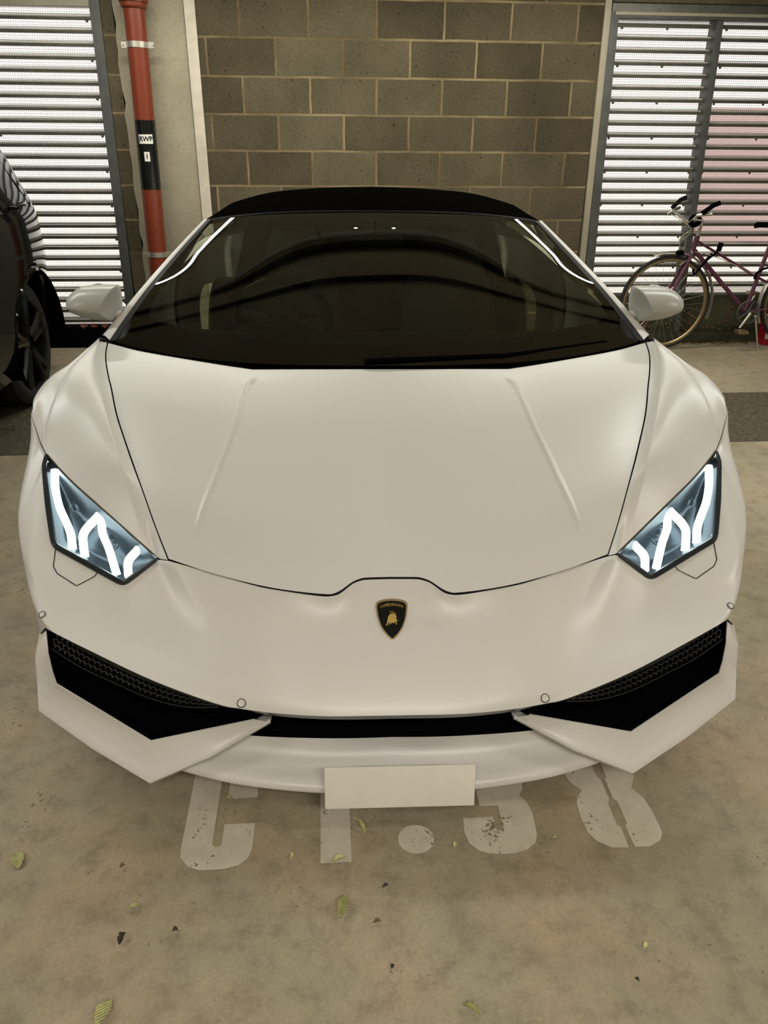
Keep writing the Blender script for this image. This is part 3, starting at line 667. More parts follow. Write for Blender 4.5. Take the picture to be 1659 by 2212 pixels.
for side in (1, -1):
    G = WG if side > 0 else mirror(WG)
    w = gridmesh('bumper_wing', G, P_, car, out=(0.2 * side, -1, 0.2), angle=18)
    gridmesh('duct_lining', grid(WL, 6, 3, 'l', 'l') * np.array([side, 1, 1]), M['black'], car, out=(0, -.3, 1))
    # blade running back to the wheel arch
    SB = grid([[(.800, .272, .424), (.806, .33, .412), (.83, .40, .402), (.957, .612, .340)], [(.816, .240, .315), (.835, .34, .30), (.88, .45, .28), (.958, .60, .26)], [(.8065, .203, .262), (.83, .32, .24), (.87, .43, .21), (.955, .60, .17)], [(.790, .30, .245), (.81, .38, .21), (.85, .47, .16), (.93, .62, .14)]], 6, 5, 'h', 'l')
    gridmesh('side_blade', SB if side > 0 else mirror(SB), P_, car, out=(side, -0.5, 0))
# ---- splitter with central scoop panel
S0 = [(0, .50, .10), (.16, .50, .10), (.265, .50, .10), (.374, .50, .10), (.476, .50, .11), (.62, .50, .12)]
S1 = [(0, .108, .086), (.16, .110, .088), (.265, .118, .092), (.374, .134, .099), (.476, .157, .112), (.62, .21, .13)]
S2 = [(0, .0995, .094), (.16, .1015, .096), (.265, .110, .101), (.374, .126, .108), (.476, .149, .121), (.62, .20, .138)]
S3 = [(0, .102, .105), (.16, .104, .107), (.265, .113, .112), (.374, .129, .118), (.476, .153, .130), (.62, .205, .146)]
S4 = [(0, .155, .122), (.16, .157, .123), (.265, .160, .127), (.374, .170, .135), (.476, .187, .145), (.62, .235, .16)]
S5 = [(0, .176, .137), (.16, .177, .137), (.265, .180, .140), (.374, .188, .147), (.476, .205, .157), (.62, .25, .175)]
S6 = [(0, .198, .170), (.16, .198, .170), (.295, .205, .172), (.40, .214, .178), (.50, .226, .186), (.62, .26, .20)]
SG = grid([S0, S1, S2, S3, S4, S5, S6], 8, 4, 'h', 'h')
gridmesh('splitter', full(SG), P_, car, out=(0, -1, 1))
# ---- intake: black cavity, lip bar, honeycomb
K0 = [(0, .150, .312), (.17, .150, .312), (.35, .170, .325), (.50, .215, .362), (.69, .285, .418), (.80, .34, .44)]
K1 = [(0, .225, .30), (.17, .225, .30), (.33, .26, .32), (.48, .30, .355), (.66, .36, .40), (.80, .43, .42)]
K2 = [(0, .260, .25), (.17, .260, .25), (.33, .290, .25), (.48, .33, .27), (.66, .38, .31), (.80, .46, .35)]
K3 = [(0, .225, .095), (.17, .225, .095), (.33, .24, .10), (.53, .27, .12), (.66, .34, .18), (.80, .44, .26)]
gridmesh('intake_duct', full(grid([K0, K1, K2, K3], 6, 5, 'p', 'h')), M['black'], car, out=(0, -1, 0))
L0 = [(0, .112, .308), (.17, .115, .308), (.26, .124, .31), (.345, .137, .315), (.42, .160, .326)]
L1 = [(0, .128, .286), (.17, .131, .286), (.26, .142, .287), (.345, .162, .289), (.42, .185, .290)]
L2 = [(0, .140, .268), (.17, .143, .268), (.26, .156, .268), (.33, .178, .266), (.42, .20, .262)]
gridmesh('grille_bar', full(grid([L0, L1], 8, 4, 'h', 'h')), M['piano'], car, out=(0, -1, 0))
gridmesh('grille_slat', full(grid([off(L1, .016, -.004), off(L2, .010, 0)], 8, 4, 'h', 'h')), M['piano'], car, out=(0, -1, 0))
# outer duct panels and honeycomb strips
HLR = [(0.391, 0.16, 0.3), (0.443, 0.163, 0.298), (0.513, 0.17, 0.305), (0.588, 0.193, 0.325), (0.655, 0.209, 0.35), (0.72, 0.232, 0.372), (0.77, 0.252, 0.398)]
HU = [(.362, .140, .318), (.43, .158, .333), (.50, .174, .351), (.60, .208, .380), (.693, .242, .409), (.768, .276, .428)]
HL = [tuple(p) for p in curve(HLR, np.linspace(0, 1, 6))]
for side in (1, -1):
    sg = np.array([side, 1, 1])
    G = grid([HL, off(HL, .02, -.03), off(HL, .07, -.07), off(HL, .12, -.13)], 6, 4, 'h', 'l') * sg
    gridmesh('duct_panel', G, M['black'], car, out=(0, -1, 0.3))
    tubeobj('duct_edge', [Vector(np.array(p) * sg) for p in curve(HL, np.linspace(0, 1, 30))], 0.0013, M['hex'], car, 6)
    # honeycomb lattice mapped onto the strip
    gu = curve(HU, np.linspace(0, 1, 200)); gl = curve(HL, np.linspace(0, 1, 200))
    def hp(s, t_):
        k = min(max(s, 0), 1) * 199; i = int(min(k, 198)); fr = k - i
        a = gu[i] * (1 - fr) + gu[i + 1] * fr; b_ = gl[i] * (1 - fr) + gl[i + 1] * fr
        q = a * (1 - t_) + b_ * t_; q[1] += 0.004 + 0.010 * (1 - t_); return Vector(q * sg)
    bm = bmesh.new(); nx, ny = 30, 4
    for r_ in range(ny + 1):
        for c_ in range(nx + 1):
            cxh = (c_ + 0.5 * (r_ % 2)) / nx; cyh = r_ / ny
            dx, dy = 0.5 / nx, 0.333 / ny * 1.0
            a0 = (cxh, cyh - dy * 1.0); a1 = (cxh, cyh - dy * 2.0)
            for p0, p1 in (((cxh, cyh + dy), (cxh, cyh + 2 * dy)), ((cxh, cyh + dy), (cxh + dx, cyh + 0.0 * dy - dy * 0.0)), ((cxh, cyh + dy), (cxh - dx, cyh))):
                if all(-0.01 <= p[0] <= 1.01 and -0.05 <= p[1] <= 1.05 for p in (p0, p1)): tube(bm, [hp(*p0), hp(*p1)], 0.0016, 5)
    from_bm('honeycomb_mesh', bm, M['hex'], car)
    G = grid([off(HU, .020, .006), off(HU, .024, .002), off(HL, .020, -.002), off(HL, .012, -.008)], 6, 3, 'h', 'l') * sg
    gridmesh('grille_backing', G, M['black'], car, out=(0, -1, 0.3))
# ---- headlights
HN = Vector((0.0067, -0.5637, 0.8260))
led = {'s1': [(.863, .668, .662), (.854, .631, .635), (.835, .586, .604), (.806, .542, .575), (.789, .514, .556), (.778, .481, .533)],
       's2': [(.728, .559, .587), (.758, .511, .554), (.753, .489, .539), (.744, .463, .521)],
       's3': [(.722, .560, .588), (.713, .520, .560), (.690, .481, .534), (.660, .422, .494)],
       's4': [(.616, .478, .533), (.637, .447, .511), (.631, .417, .490)]}
for side in (1, -1):
    sg = np.array([side, 1, 1]); hl = empty('headlight'); hl.parent = car
    tag(hl, None)
    W = np.linspace(0, 1, 15)[:, None, None]
    base = up_c[None] * (1 - W) + lo_c[None] * W
    bul = (4 * W * (1 - W)) * np.sin(PI * np.linspace(0, 1, 121))[None, :, None] ** 0.6
    lens = base + np.array(HN)[None, None] * (0.002 + 0.010 * bul)
    gridmesh('lens', lens * sg, M['lens'], hl, out=(0, -0.56, 0.82))
    cen = base.mean(axis=(0, 1)); bowl = cen + (base - cen) * (1 - 0.12 * np.minimum(1, 1.6 * bul)) - np.array(HN)[None, None] * (0.004 + 0.055 * np.minimum(1, 1.3 * bul))
    gridmesh('housing', bowl * sg, M['bowl'], hl, out=(0, -0.56, 0.82))
    for k, pts in led.items():
        wd_ = {'s1': .0085, 's2': .0085, 's3': .0085, 's4': .0085}[k]
        bm = bmesh.new(); c_ = curve(pts, np.linspace(0, 1, 28), 'p'); nv = Vector(np.array(HN) * sg); prev = None
        for i, p in enumerate(c_):
            d = Vector((c_[min(i + 1, 27)] - c_[max(i - 1, 0)]) * sg).normalized(); sd = d.cross(nv).normalized(); q = Vector(p * sg)
            ring = [bm.verts.new(q + sd * (wd_ * a) + nv * b_) for a, b_ in ((-1, -0.012), (-1, 0.0), (-0.6, 0.005), (0.6, 0.005), (1, 0.0), (1, -0.012))]
            if prev:
                for j in range(6): bm.faces.new((prev[j], prev[(j + 1) % 6], ring[(j + 1) % 6], ring[j]))
            else: bm.faces.new(ring)
            prev = ring
        bm.faces.new(prev[::-1]); bmesh.ops.recalc_face_normals(bm, faces=bm.faces)
        tag(from_bm('light_strip', bm, M['led'], hl, angle=60), 'lit white light strip')
    # projector barrels
    for c_ in ((.785, .600, .600), (.700, .515, .545)):
        bm = bmesh.new(); o_ = Vector(np.array(c_) * sg) - Vector(np.array(HN) * sg) * 0.022
        ax = Vector((0, -0.85, 0.52)); rot = ax.to_track_quat('X', 'Z').to_matrix().to_4x4()
        lathe(bm, [(0.012, 0.0), (0.010, 0.012), (0.004, 0.021), (0.006, 0.023), (0.006, 0.026), (-0.02, 0.027)], 28, Matrix.Translation(o_) @ rot)
        from_bm('projector', bm, M['bowl'], hl)
    ring = [Vector(p * sg) + HN * 0.001 for p in list(lo_c[1:-1])]
    rr = [0.0045 + 0.0035 * math.sin(PI * min(1, i / 118)) ** 0.5 for i in range(len(ring))]
    bm = bmesh.new(); tube(bm, ring, rr, 8); from_bm('gasket', bm, M['gasket'], hl)
    bm = bmesh.new(); tube(bm, [Vector(p * sg) + HN * 0.001 for p in up_c], 0.0028, 6); from_bm('upper_seal', bm, M['chrome'], hl)
    # washer cover outline under the lamp
    wp = [(.806, .452, .541), (.800, .412, .517), (.788, .396, .508), (.738, .371, .494), (.704, .402, .500), (.699, .415, .5045)]
    bm = bmesh.new(); tube(bm, [snap(p * sg, 0.0002)[0] for p in curve(wp, np.linspace(0, 1, 40), 'l')], 0.0013, 6)
    from_bm('washer_cover_seam', bm, M['hex'], car)
# ---- windscreen
def glassrow(c, e, k=3.0):
    t_ = np.linspace(0, 1, 40)[:, None]; c, e = np.array(c), np.array(e); g = c + (e - c) * np.concatenate([t_, t_ ** k, t_ ** k], 1); return g
_gr = np.stack([glassrow(c, e) for c, e in (((0, 1.150, .806), (.864, 1.292, .850)), ((0, 1.45, .943), (.810, 1.552, .951)), ((0, 1.73, 1.069), (.754, 1.836, 1.036)), ((0, 2.0, 1.188), (.663, 2.095, 1.145)))], 0)
_Tv = params(_gr, 0); _Xv = samples(_Tv, 12)
WS = full(np.stack([interp(_gr[:, j_], _Tv, _Xv, 'h') for j_ in range(40)], 1))
gridmesh('windscreen', WS, M['glass'], car, out=(0, -0.5, 1))
def frit_keep(v, u, p):
    x = abs(p[0]); y = p[1]; 
    bot = np.interp(x, [0, .30, .56, .735, .80, .84], [1.241, 1.254, 1.306, 1.379, 1.447, 1.56])
    edge = np.interp(y, [1.3, 1.45, 1.6, 1.85, 2.1], [.80, .775, .76, .715, .645])
    return y < bot or x > edge
WSf = refine(np.swapaxes(refine(np.swapaxes(WS, 0, 1), 3), 0, 1), 3) - np.array([0, 0, 0.0025])
gridmesh('windscreen_frit', WSf, M['black'], car, out=(0, -0.5, 1), keep=frit_keep)
# scuttle under the glass edge and the wiper
gridmesh('cowl', full(grid([[(0, 1.12, .782), (.42, 1.125, .782), (.66, 1.17, .80), (.88, 1.27, .83)], [(0, 1.20, .80), (.42, 1.21, .80), (.66, 1.26, .815), (.88, 1.35, .835)]], 6, 2)), M['black'], car)
bm = bmesh.new(); tube(bm, [(-.05, 1.165, .815), (.05, 1.170, .820), (.40, 1.195, .828), (.74, 1.28, .850)], [.009, .007, .005, .004], 8)
from_bm('wiper', bm, M['black'], car)
# ---- windscreen pillars
for side in (1, -1):
    sg = np.array([side, 1, 1])
    A0 = [(.866, 1.286, .853), (.812, 1.548, .953), (.756, 1.832, 1.038), (.665, 2.095, 1.147)]
    A1 = [(.890, 1.315, .862), (.832, 1.552, .955), (.774, 1.836, 1.040), (.678, 2.10, 1.149)]
    A2 = [(.908, 1.350, .855), (.843, 1.565, .945), (.784, 1.845, 1.030), (.690, 2.11, 1.140)]
    A3 = [(.895, 1.40, .835), (.835, 1.60, .925), (.775, 1.87, 1.012), (.685, 2.14, 1.12)]
    gridmesh('windscreen_pillar', grid([A0, A1, A2, A3], 8, 4) * sg, P_, car, out=(side, -.3, 1))
    gridmesh('pillar_seal', grid([off(A0, -.004, .002), [(.848, 1.290, .852), (.796, 1.552, .952), (.740, 1.836, 1.039), (.650, 2.09, 1.150)]], 8, 2) * sg, M['gap'], car, out=(0, -.5, 1))
    # quarter light / door glass
    DG0 = [(.885, 1.42, .842), (.880, 1.75, .862), (.882, 2.15, .878), (.890, 2.55, .895)]
    DG1 = [(.836, 1.62, .928), (.80, 1.84, .99), (.755, 2.15, 1.06), (.76, 2.55, 1.06)]
    DG2 = [(.795, 1.81, 1.0), (.745, 1.98, 1.06), (.672, 2.18, 1.14), (.66, 2.55, 1.16)]
    gridmesh('side_window', grid([DG0, DG1, DG2], 6, 5) * sg, M['sideglass'], car, out=(side, 0, .4))
    # door, sill, rear quarter
    D0 = [(.902, 1.31, .853), (.900, 1.42, .842), (.893, 1.75, .862), (.894, 2.15, .878), (.900, 2.55, .895)]
    D1 = [(.955, 1.33, .70), (.945, 1.42, .70), (.915, 1.75, .72), (.910, 2.15, .74), (.935, 2.55, .76)]
    D2 = [(.967, 1.335, .50), (.955, 1.42, .49), (.905, 1.75, .48), (.900, 2.15, .48), (.935, 2.55, .50)]
    D3 = [(.967, 1.345, .30), (.960, 1.42, .30), (.935, 1.75, .30), (.935, 2.15, .30), (.955, 2.55, .30)]
    gridmesh('door', grid([D0, D1, D2, D3], 8, 6) * sg, P_, car, out=(side, 0, 0), gap=.003, lip=.012, lips='0111')
    S0_ = [(.968, 1.36, .30), (.960, 1.75, .30), (.960, 2.15, .30), (.965, 2.60, .30), (.965, 3.20, .30)]
    gridmesh('sill', grid([S0_, off(S0_, 0, -.10), off(S0_, 0, -.15, .93)], 6, 4) * sg, P_, car, out=(side, 0, 0))
    Q0 = [(.900, 2.55, .895), (.915, 2.9, .92), (.925, 3.3, .935), (.92, 3.8, .93), (.88, 4.30, .90)]
    Q1 = [(.935, 2.55, .76), (.95, 2.9, .82), (.962, 3.3, .85), (.962, 3.8, .85), (.90, 4.36, .80)]
    Q2 = [(.935, 2.55, .50), (.955, 2.95, .60), (.968, 3.3, .70), (.968, 3.9, .70), (.90, 4.38, .55)]
    Q3 = [(.955, 2.55, .30), (.962, 3.22, .30), (.969, 3.32, .60), (.969, 3.88, .60), (.90, 4.38, .30)]
    gridmesh('rear_quarter', grid([Q0, Q1, Q2, Q3], 8, 6) * sg, P_, car, out=(side, 0, 0))
# ---- soft top
R0 = [(0, 1.998, 1.192), (.33, 2.008, 1.187), (.53, 2.045, 1.170), (.675, 2.10, 1.147)]
R1 = [(0, 2.10, 1.222), (.31, 2.11, 1.214), (.50, 2.15, 1.194), (.655, 2.17, 1.158)]
R2 = [(0, 2.38, 1.2475), (.28, 2.37, 1.239), (.46, 2.36, 1.225), (.60, 2.32, 1.192)]
R3 = [(0, 2.75, 1.232), (.28, 2.74, 1.224), (.47, 2.72, 1.20), (.63, 2.65, 1.155)]
R4 = [(0, 3.05, 1.17), (.30, 3.05, 1.165), (.52, 3.0, 1.13), (.70, 2.9, 1.06)]
gridmesh('soft_top', full(grid([R0, R1, R2, R3, R4], 10, 8)), M['fabric'], car, lip=.02, lips='1111')
K = [[(0, 3.05, 1.16), (.30, 3.05, 1.155), (.55, 3.0, 1.10), (.70, 2.9, 1.05), (.90, 2.60, .895)], [(0, 3.6, 1.04), (.30, 3.6, 1.03), (.55, 3.55, 1.0), (.72, 3.45, .96), (.925, 3.3, .935)], [(0, 4.15, .94), (.3, 4.15, .94), (.55, 4.15, .93), (.72, 4.1, .92), (.88, 4.2, .91)]]
gridmesh('engine_cover', full(grid(K, 6, 8)), P_, car)
T_ = [[(0, 4.15, .94), (.3, 4.15, .94), (.6, 4.15, .93), (.88, 4.25, .905)], [(0, 4.36, .90), (.3, 4.36, .90), (.6, 4.36, .89), (.885, 4.34, .87)], [(0, 4.40, .70), (.3, 4.40, .70), (.6, 4.39, .70), (.90, 4.36, .70)], [(0, 4.40, .30), (.3, 4.40, .30), (.6, 4.39, .30), (.90, 4.36, .30)], [(0, 4.25, .16), (.3, 4.25, .16), (.6, 4.24, .16), (.90, 4.22, .16)]]
gridmesh('rear_bumper', full(grid(T_, 6, 6)), P_, car, out=(0, 1, .2))
for side in (1, -1):
    bm = bmesh.new(); box(bm, side * .62 - .15, side * .62 + .15, 4.37, 4.415, .70, .76, .01); tag(from_bm('tail_light', bm, M['red'], car), 'red tail light')
gridmesh('rear_window', full(grid([[(0, 2.78, 1.1), (.5, 2.78, 1.08)], [(0, 2.74, .95), (.5, 2.74, .95)]], 3, 3)), M['sideglass'], car, out=(0, 1, 0))
# ---- door mirrors
for side in (1, -1):
    sg = np.array([side, 1, 1]); mr = empty('door_mirror'); mr.parent = car
    # rings of 6 (top rear, top front, front, lower front edge, bottom, bottom rear) from the inner face to the tip
    st_ = [([.862, .862, .866, .872, .868, .862], 1.465, .35, .985, .950, .925), ([.868, .870, .893, .912, .892, .870], 1.43, 1.0, 1.0, .934, .905), ([.880, .884, .905, .922, .904, .884], 1.43, 1.0, 1.001, .934, .904),
           ([.956] * 6, 1.43, 1.0, 1.0, .936, .909), ([.984] * 6, 1.43, .95, .997, .938, .917), ([1.006] * 6, 1.428, .82, .986, .940, .928), ([1.023] * 6, 1.424, .58, .969, .941, .935), ([1.033] * 6, 1.42, .12, .953, .945, .943)]
    bm = bmesh.new(); rings = []
    for xs_, yc, f, zt, zl, zb in st_:
        zl, zb = zl - .006, zb - .026
        ys_ = [.045, -.028, -.066, -.074, -.020, .045]; zs_ = [zt - .003, zt, zl + (zt - zl) * .52, zl, zb, zb + .012]
        rings.append([bm.verts.new((side * x, yc + y * f, z)) for x, y, z in zip(xs_, ys_, zs_)])
    for A, B in zip(rings, rings[1:]):
        for k in range(6): bm.faces.new((A[k], A[(k + 1) % 6], B[(k + 1) % 6], B[k]))
    bm.faces.new(rings[0]); bm.faces.new(rings[-1]); bmesh.ops.recalc_face_normals(bm, faces=bm.faces)
    cl_ = bm.edges.layers.float.new('crease_edge')
    for ri, A in enumerate(rings):
        for k in range(6):
            e = bm.edges.get((A[k], A[(k + 1) % 6]))
            if ri == 1: e[cl_] = .75
        if ri < len(rings) - 1:
            e = bm.edges.get((A[3], rings[ri + 1][3])); e[cl_] = .7
            e = bm.edges.get((A[0], rings[ri + 1][0])); e[cl_] = .6
    mh = from_bm('mirror_housing', bm, M['mirrorgrey'], mr, angle=None); md = mh.modifiers.new('sub', 'SUBSURF'); md.levels = 3; md.render_levels = 3
    bm = bmesh.new(); tube(bm, [Vector(np.array(p) * sg) for p in ((.905, 1.45, .915), (.885, 1.465, .892), (.870, 1.50, .872), (.862, 1.56, .868))], [.030, .026, .026, .03], 14); from_bm('mirror_stalk', bm, P_, mr)
    bm = bmesh.new(); ellip(bm, (side * .945, 1.488, .955), (.058, .006, .042)); from_bm('mirror_glass', bm, M['chrome'], mr)
# ---- wheels
def wheel(name, x, y, side, r=.335, w=.235, rimr=.25):
    g = empty(name, (x, y, r)); g.parent = car
    bm = bmesh.new(); lathe(bm, [(side * a, q) for a, q in ((-w, .22), (-w, r - .03), (-w + .02, r - .004), (-w / 2, r), (-.02, r - .004), (0, r - .03), (.004, rimr + .02), (-.004, rimr))], 56); from_bm('tyre', bm, M['tyre'], g)
    bm = bmesh.new(); lathe(bm, [(side * a, q) for a, q in ((0, rimr + .004), (-.012, rimr - .01), (-.05, rimr - .016), (-w, rimr - .01))], 56)
    for k in range(5):
        a = 2 * PI * k / 5
        for da in (-.10, .10):
            tube(bm, [(-side * .03, .05 * math.cos(a), .05 * math.sin(a)), (-side * .02, .15 * math.cos(a + da), .15 * math.sin(a + da)), (-side * .008, (rimr - .008) * math.cos(a + da * 1.6), (rimr - .008) * math.sin(a + da * 1.6))], [.026, .017, .014], 8)
    ellip(bm, (-side * .03, 0, 0), (.02, .05, .05)); from_bm('rim', bm, M['rim'], g)
    bm = bmesh.new(); lathe(bm, [(-side * .08, .06), (-side * .08, .18), (-side * .10, .18), (-side * .10, .06)], 40); from_bm('brake_disc', bm, M['galv'], g)
    return g
for side in (1, -1):
    wheel('wheel', side * .925, .98, side); wheel('wheel', side * .93, 3.60, side, .345, .30, .255)
# ---- underbody and cabin
bm = bmesh.new(); box(bm, -.86, .86, .48, 4.2, .12, .16); from_bm('underbody', bm, M['black'], car)
for side in (1, -1):
    bm = bmesh.new(); n = 18; prev = None
    for k in range(n + 1):
        a = PI * (-.12 + 1.24 * k / n); row = [bm.verts.new((side * q, .98 + .372 * math.cos(a), .335 + .372 * math.sin(a))) for q in (.60, .962)]
        if prev: bm.faces.new((prev[0], prev[1], row[1], row[0]))
        prev = row
    from_bm('wheel_arch_liner', bm, M['black'], car)
gridmesh('dashboard', full(grid([[(0, 1.27, .775), (.5, 1.29, .775), (.82, 1.42, .80)], [(0, 1.50, .808), (.5, 1.51, .808), (.80, 1.58, .82)], [(0, 1.64, .800), (.5, 1.64, .800), (.79, 1.68, .81)], [(0, 1.68, .65), (.5, 1.68, .65), (.79, 1.70, .65)]], 6, 6)), M['dash'], car)
gridmesh('bulkhead', full(grid([[(0, 2.80, 1.15), (.6, 2.80, 1.10)], [(0, 2.82, .20), (.85, 2.82, .20)]], 3, 3)), M['black'], car, out=(0, -1, 0))
bm = bmesh.new(); box(bm, -.85, .85, 1.25, 2.82, .17, .22); from_bm('cabin_floor', bm, M['black'], car)
# steering wheel (right-hand drive: the side seen on the left)
sw = empty('steering_wheel'); sw.parent = car
Msw = Matrix.Translation((-.358, 1.825, .812)) @ Matrix.Rotation(math.radians(-64), 4, 'X')
bm = bmesh.new(); tube(bm, [Msw @ Vector((.178 * math.cos(a), .170 * math.sin(a) if math.sin(a) < .78 else .130, 0)) for a in np.linspace(0, 2 * PI, 48, endpoint=False)], .0165, 10, True); from_bm('wheel_rim', bm, M['piano'], sw)
bm = bmesh.new()
for a in (-0.15, PI + .15, PI / 2): tube(bm, [Msw @ Vector((.04 * math.cos(a), .04 * math.sin(a), -.01)), Msw @ Vector((.165 * math.cos(a), (.12 if 1 < a < 2 else .165) * math.sin(a), 0))], .016, 8)
from_bm('spokes', bm, M['trimgrey'], sw)
bm = bmesh.new(); ellip(bm, (0, 0, -.01), (.068, .055, .03)); bmesh.ops.transform(bm, matrix=Msw, verts=bm.verts); from_bm('hub', bm, M['trimgrey'], sw)
bm = bmesh.new(); ellip(bm, (-.358, 1.64, .800), (.16, .09, .045)); from_bm('instrument_hood', bm, M['dash'], car)
for sx in (-.36, .36):
    st = empty('seat'); st.parent = car
    rows = [[(sx - .20, 2.36, .40), (sx, 2.33, .40), (sx + .20, 2.36, .40)], [(sx - .22, 2.44, .70), (sx, 2.47, .70), (sx + .22, 2.44, .70)], [(sx - .16, 2.55, .92), (sx, 2.55, .92), (sx + .16, 2.55, .92)], [(sx - .10, 2.60, 1.06), (sx, 2.58, 1.08), (sx + .10, 2.60, 1.06)], [(sx - .12, 2.66, 1.04), (sx, 2.66, 1.05), (sx + .12, 2.66, 1.04)], [(sx - .22, 2.62, .6), (sx, 2.62, .6), (sx + .22, 2.62, .6)]]
    gridmesh('backrest', grid(rows, 6, 5), M['interior'], st, out=(0, -1, 0))
    bm = bmesh.new(); box(bm, sx - .22, sx + .22, 1.95, 2.42, .30, .44, .05); from_bm('cushion', bm, M['interior'], st)
bm = bmesh.new(); ellip(bm, (0, 1.97, 1.085), (.11, .02, .032)); tube(bm, [(0, 1.97, 1.11), (0, 1.95, 1.16)], .012, 8); from_bm('rear_view_mirror', bm, M['trimgrey'], car)
for x in (-.075, .075):
    bm = bmesh.new(); ellip(bm, (x, 2.02, 1.125), (.008, .006, .0025)); tag(from_bm('map_light', bm, M['lamp2'], car), 'small lit map light')
# ---- number plate (blurred, no characters readable)
npl = empty('number_plate', (.0128, .0795, .135)); npl.parent = car; npl.rotation_euler = (math.radians(-11), math.radians(.35), math.radians(.6))
bm = bmesh.new(); box(bm, -.1685, .1685, -.004, .0, -.0525, .0525, .0015); from_bm('plate', bm, M['plate'], npl)
bm = bmesh.new(); box(bm, -.10, .10, .0, .05, -.03, .02); from_bm('bracket', bm, M['black'], npl)
# ---- parking sensors
def sensor(p, r=.0085):
    q, n_ = snap(p, 0.0004); Mt = Matrix.Translation(q) @ n_.to_track_quat('X', 'Z').to_matrix().to_4x4()
    g = empty('parking_sensor'); g.parent = car
    bm = bmesh.new(); lathe(bm, [(.0002, r + .0017), (.0010, r + .0013), (.0010, r + .0001), (.0002, r)], 28, Mt); from_bm('ring', bm, M['gap'], g)
    bm = bmesh.new(); lathe(bm, [(.0006, 0.0), (.0024, r * .7), (.0004, r)][::-1] + [(.0026, 0.0001)], 28, Mt); from_bm('cap', bm, P_, g)
for side in (1, -1):
    sensor((side * .335, .132, .332)); sensor((side * .808, .288, .48), .007)
# ---- badge on the nose
bq, bn = snap((-.001, .272, .449), .001); up_ = Vector((0, 0, 1)); by = (up_ - bn * up_.dot(bn)).normalized(); bx = by.cross(bn)
BF_ = Matrix(((bx.x, by.x, bn.x, bq.x), (bx.y, by.y, bn.y, bq.y), (bx.z, by.z, bn.z, bq.z), (0, 0, 0, 1)))
bd = empty('badge'); bd.parent = car
def shield(s):
    R_ = [(0, .0490), (.016, .0478), (.030, .0440), (.0345, .0410), (.0362, .0370), (.0360, .022), (.0325, .002), (.0245, -.0195), (.0125, -.0370), (0, -.0490)]
    c_ = curve(R_[:4], np.linspace(0, 1, 10)).tolist() + curve(R_[3:], np.linspace(0, 1, 24)).tolist()[1:]
    return [(x * s, y * s) for x, y in c_] + [(-x * s, y * s) for x, y in c_[-2:0:-1]]
prism('badge_rim', shield(1.0), -.004, .003, M['goldrim'], bd, BF_)
prism('badge_face', shield(.895), .003, .0034, M['badge'], bd, BF_)
tx = text_obj('badge_lettering', 'LAMBORGHINI', .0092, M['gold'], bd, Matrix.Translation((0, .0345, 0)), .0002, 1.0)
for v in tx.data.vertices:
    v.co.y -= v.co.x ** 2 * 5.5; v.co.x *= .86; v.co = BF_ @ Vector((v.co.x, v.co.y, .0038 + v.co.z))
bull = [(-17, -26), (-13, -26.5), (-11.5, -22), (-9, -18), (-8, -23), (-11, -24.5), (-8, -25), (-5.5, -21), (-3, -17.5), (-2, -21), (-4.5, -22.5), (-1.5, -22.5), (1, -18), (3, -20.5), (5.5, -21), (6.5, -18), (8.5, -17), (10, -22.5), (9, -24), (12.5, -23), (11.5, -18), (11.5, -14), (15.5, -13.8), (15.5, -12.3), (11, -11.8), (10.5, -9), (12, -6), (11.5, -2), (9.5, 2.5), (6, 5), (1, 5.5), (-5, 3), (-9, -2), (-11, -8), (-12, -14), (-13.5, -20)]
prism('bull_emblem', [(x * .00088, y * .00088 + .0095) for x, y in bull], .0034, .0048, M['gold'], bd, BF_)
tb = bmesh.new(); tube(tb, [BF_ @ Vector((x * .00088, y * .00088 + .0095, .0044)) for x, y in ((9, 3.5), (9.5, 6), (7.5, 7.6), (1, 7.2), (-5, 7.2), (-5.5, 9), (-2, 11), (4, 10.6))], .0007, 6); from_bm('bull_tail', tb, M['gold'], bd)

# ================================================================== THE BLACK CAR ON THE LEFT (rear end towards the louvres)
bc = empty('black_car', (-2.50, 3.2, 0), label='glossy black car in the next bay at the left edge, rear wheel showing', cat='car')
# half section: (Z, offset inward from the flank)
SECT = [(.24, .10), (.35, .05), (.62, .018), (.80, 0.0), (.95, .004), (1.04, .012), (1.10, .030), (1.20, .072), (1.40, .158), (1.50, .24), (1.56, .40), (1.58, .95)]
def flank(y): return -1.618 - max(0, y - 4.3) ** 2 / 6.0 - max(0, 2.2 - y) ** 2 / 9 - max(0, y - 5.5) ** 2 * 1.8
def topz(y, z):
    cap = np.interp(y, [.7, 1.0, 1.9, 2.6, 3.3, 4.2, 5.25, 5.5, 5.75], [.78, .92, 1.02, 1.40, 1.55, 1.58, 1.56, 1.12, .90])
    return min(z, .62 + (z - .62) * (cap - .62) / (1.58 - .62)) if z > .62 else z
ys = [.75, .9, 1.2, 1.6, 2.0, 2.4, 2.8, 3.2, 3.6, 3.9, 4.1, 4.25, 4.4, 4.55, 4.7, 4.85, 5.0, 5.15, 5.3, 5.45, 5.6, 5.75]
def blk(y, side):
    row = []
    for z, o_ in SECT:
        x = flank(y) - o_; x = min(x, -1.56) if False else x
        row.append((x, y, topz(y, z)))
    row = [((-2.50 + (p[0] + 2.50) * side) - (-2.50), p[1] - 3.2, p[2]) for p in row]
    return row
for side in (1,):
    G1_ = grid([blk(y, 1) for y in ys], 4, 4, 'h', 'h'); G2_ = grid([blk(y, -1) for y in ys], 4, 4, 'h', 'h')
    GBK = np.concatenate([G1_, G2_[:, ::-1]], 1)
AY, AR = 4.60 - 3.2, .395
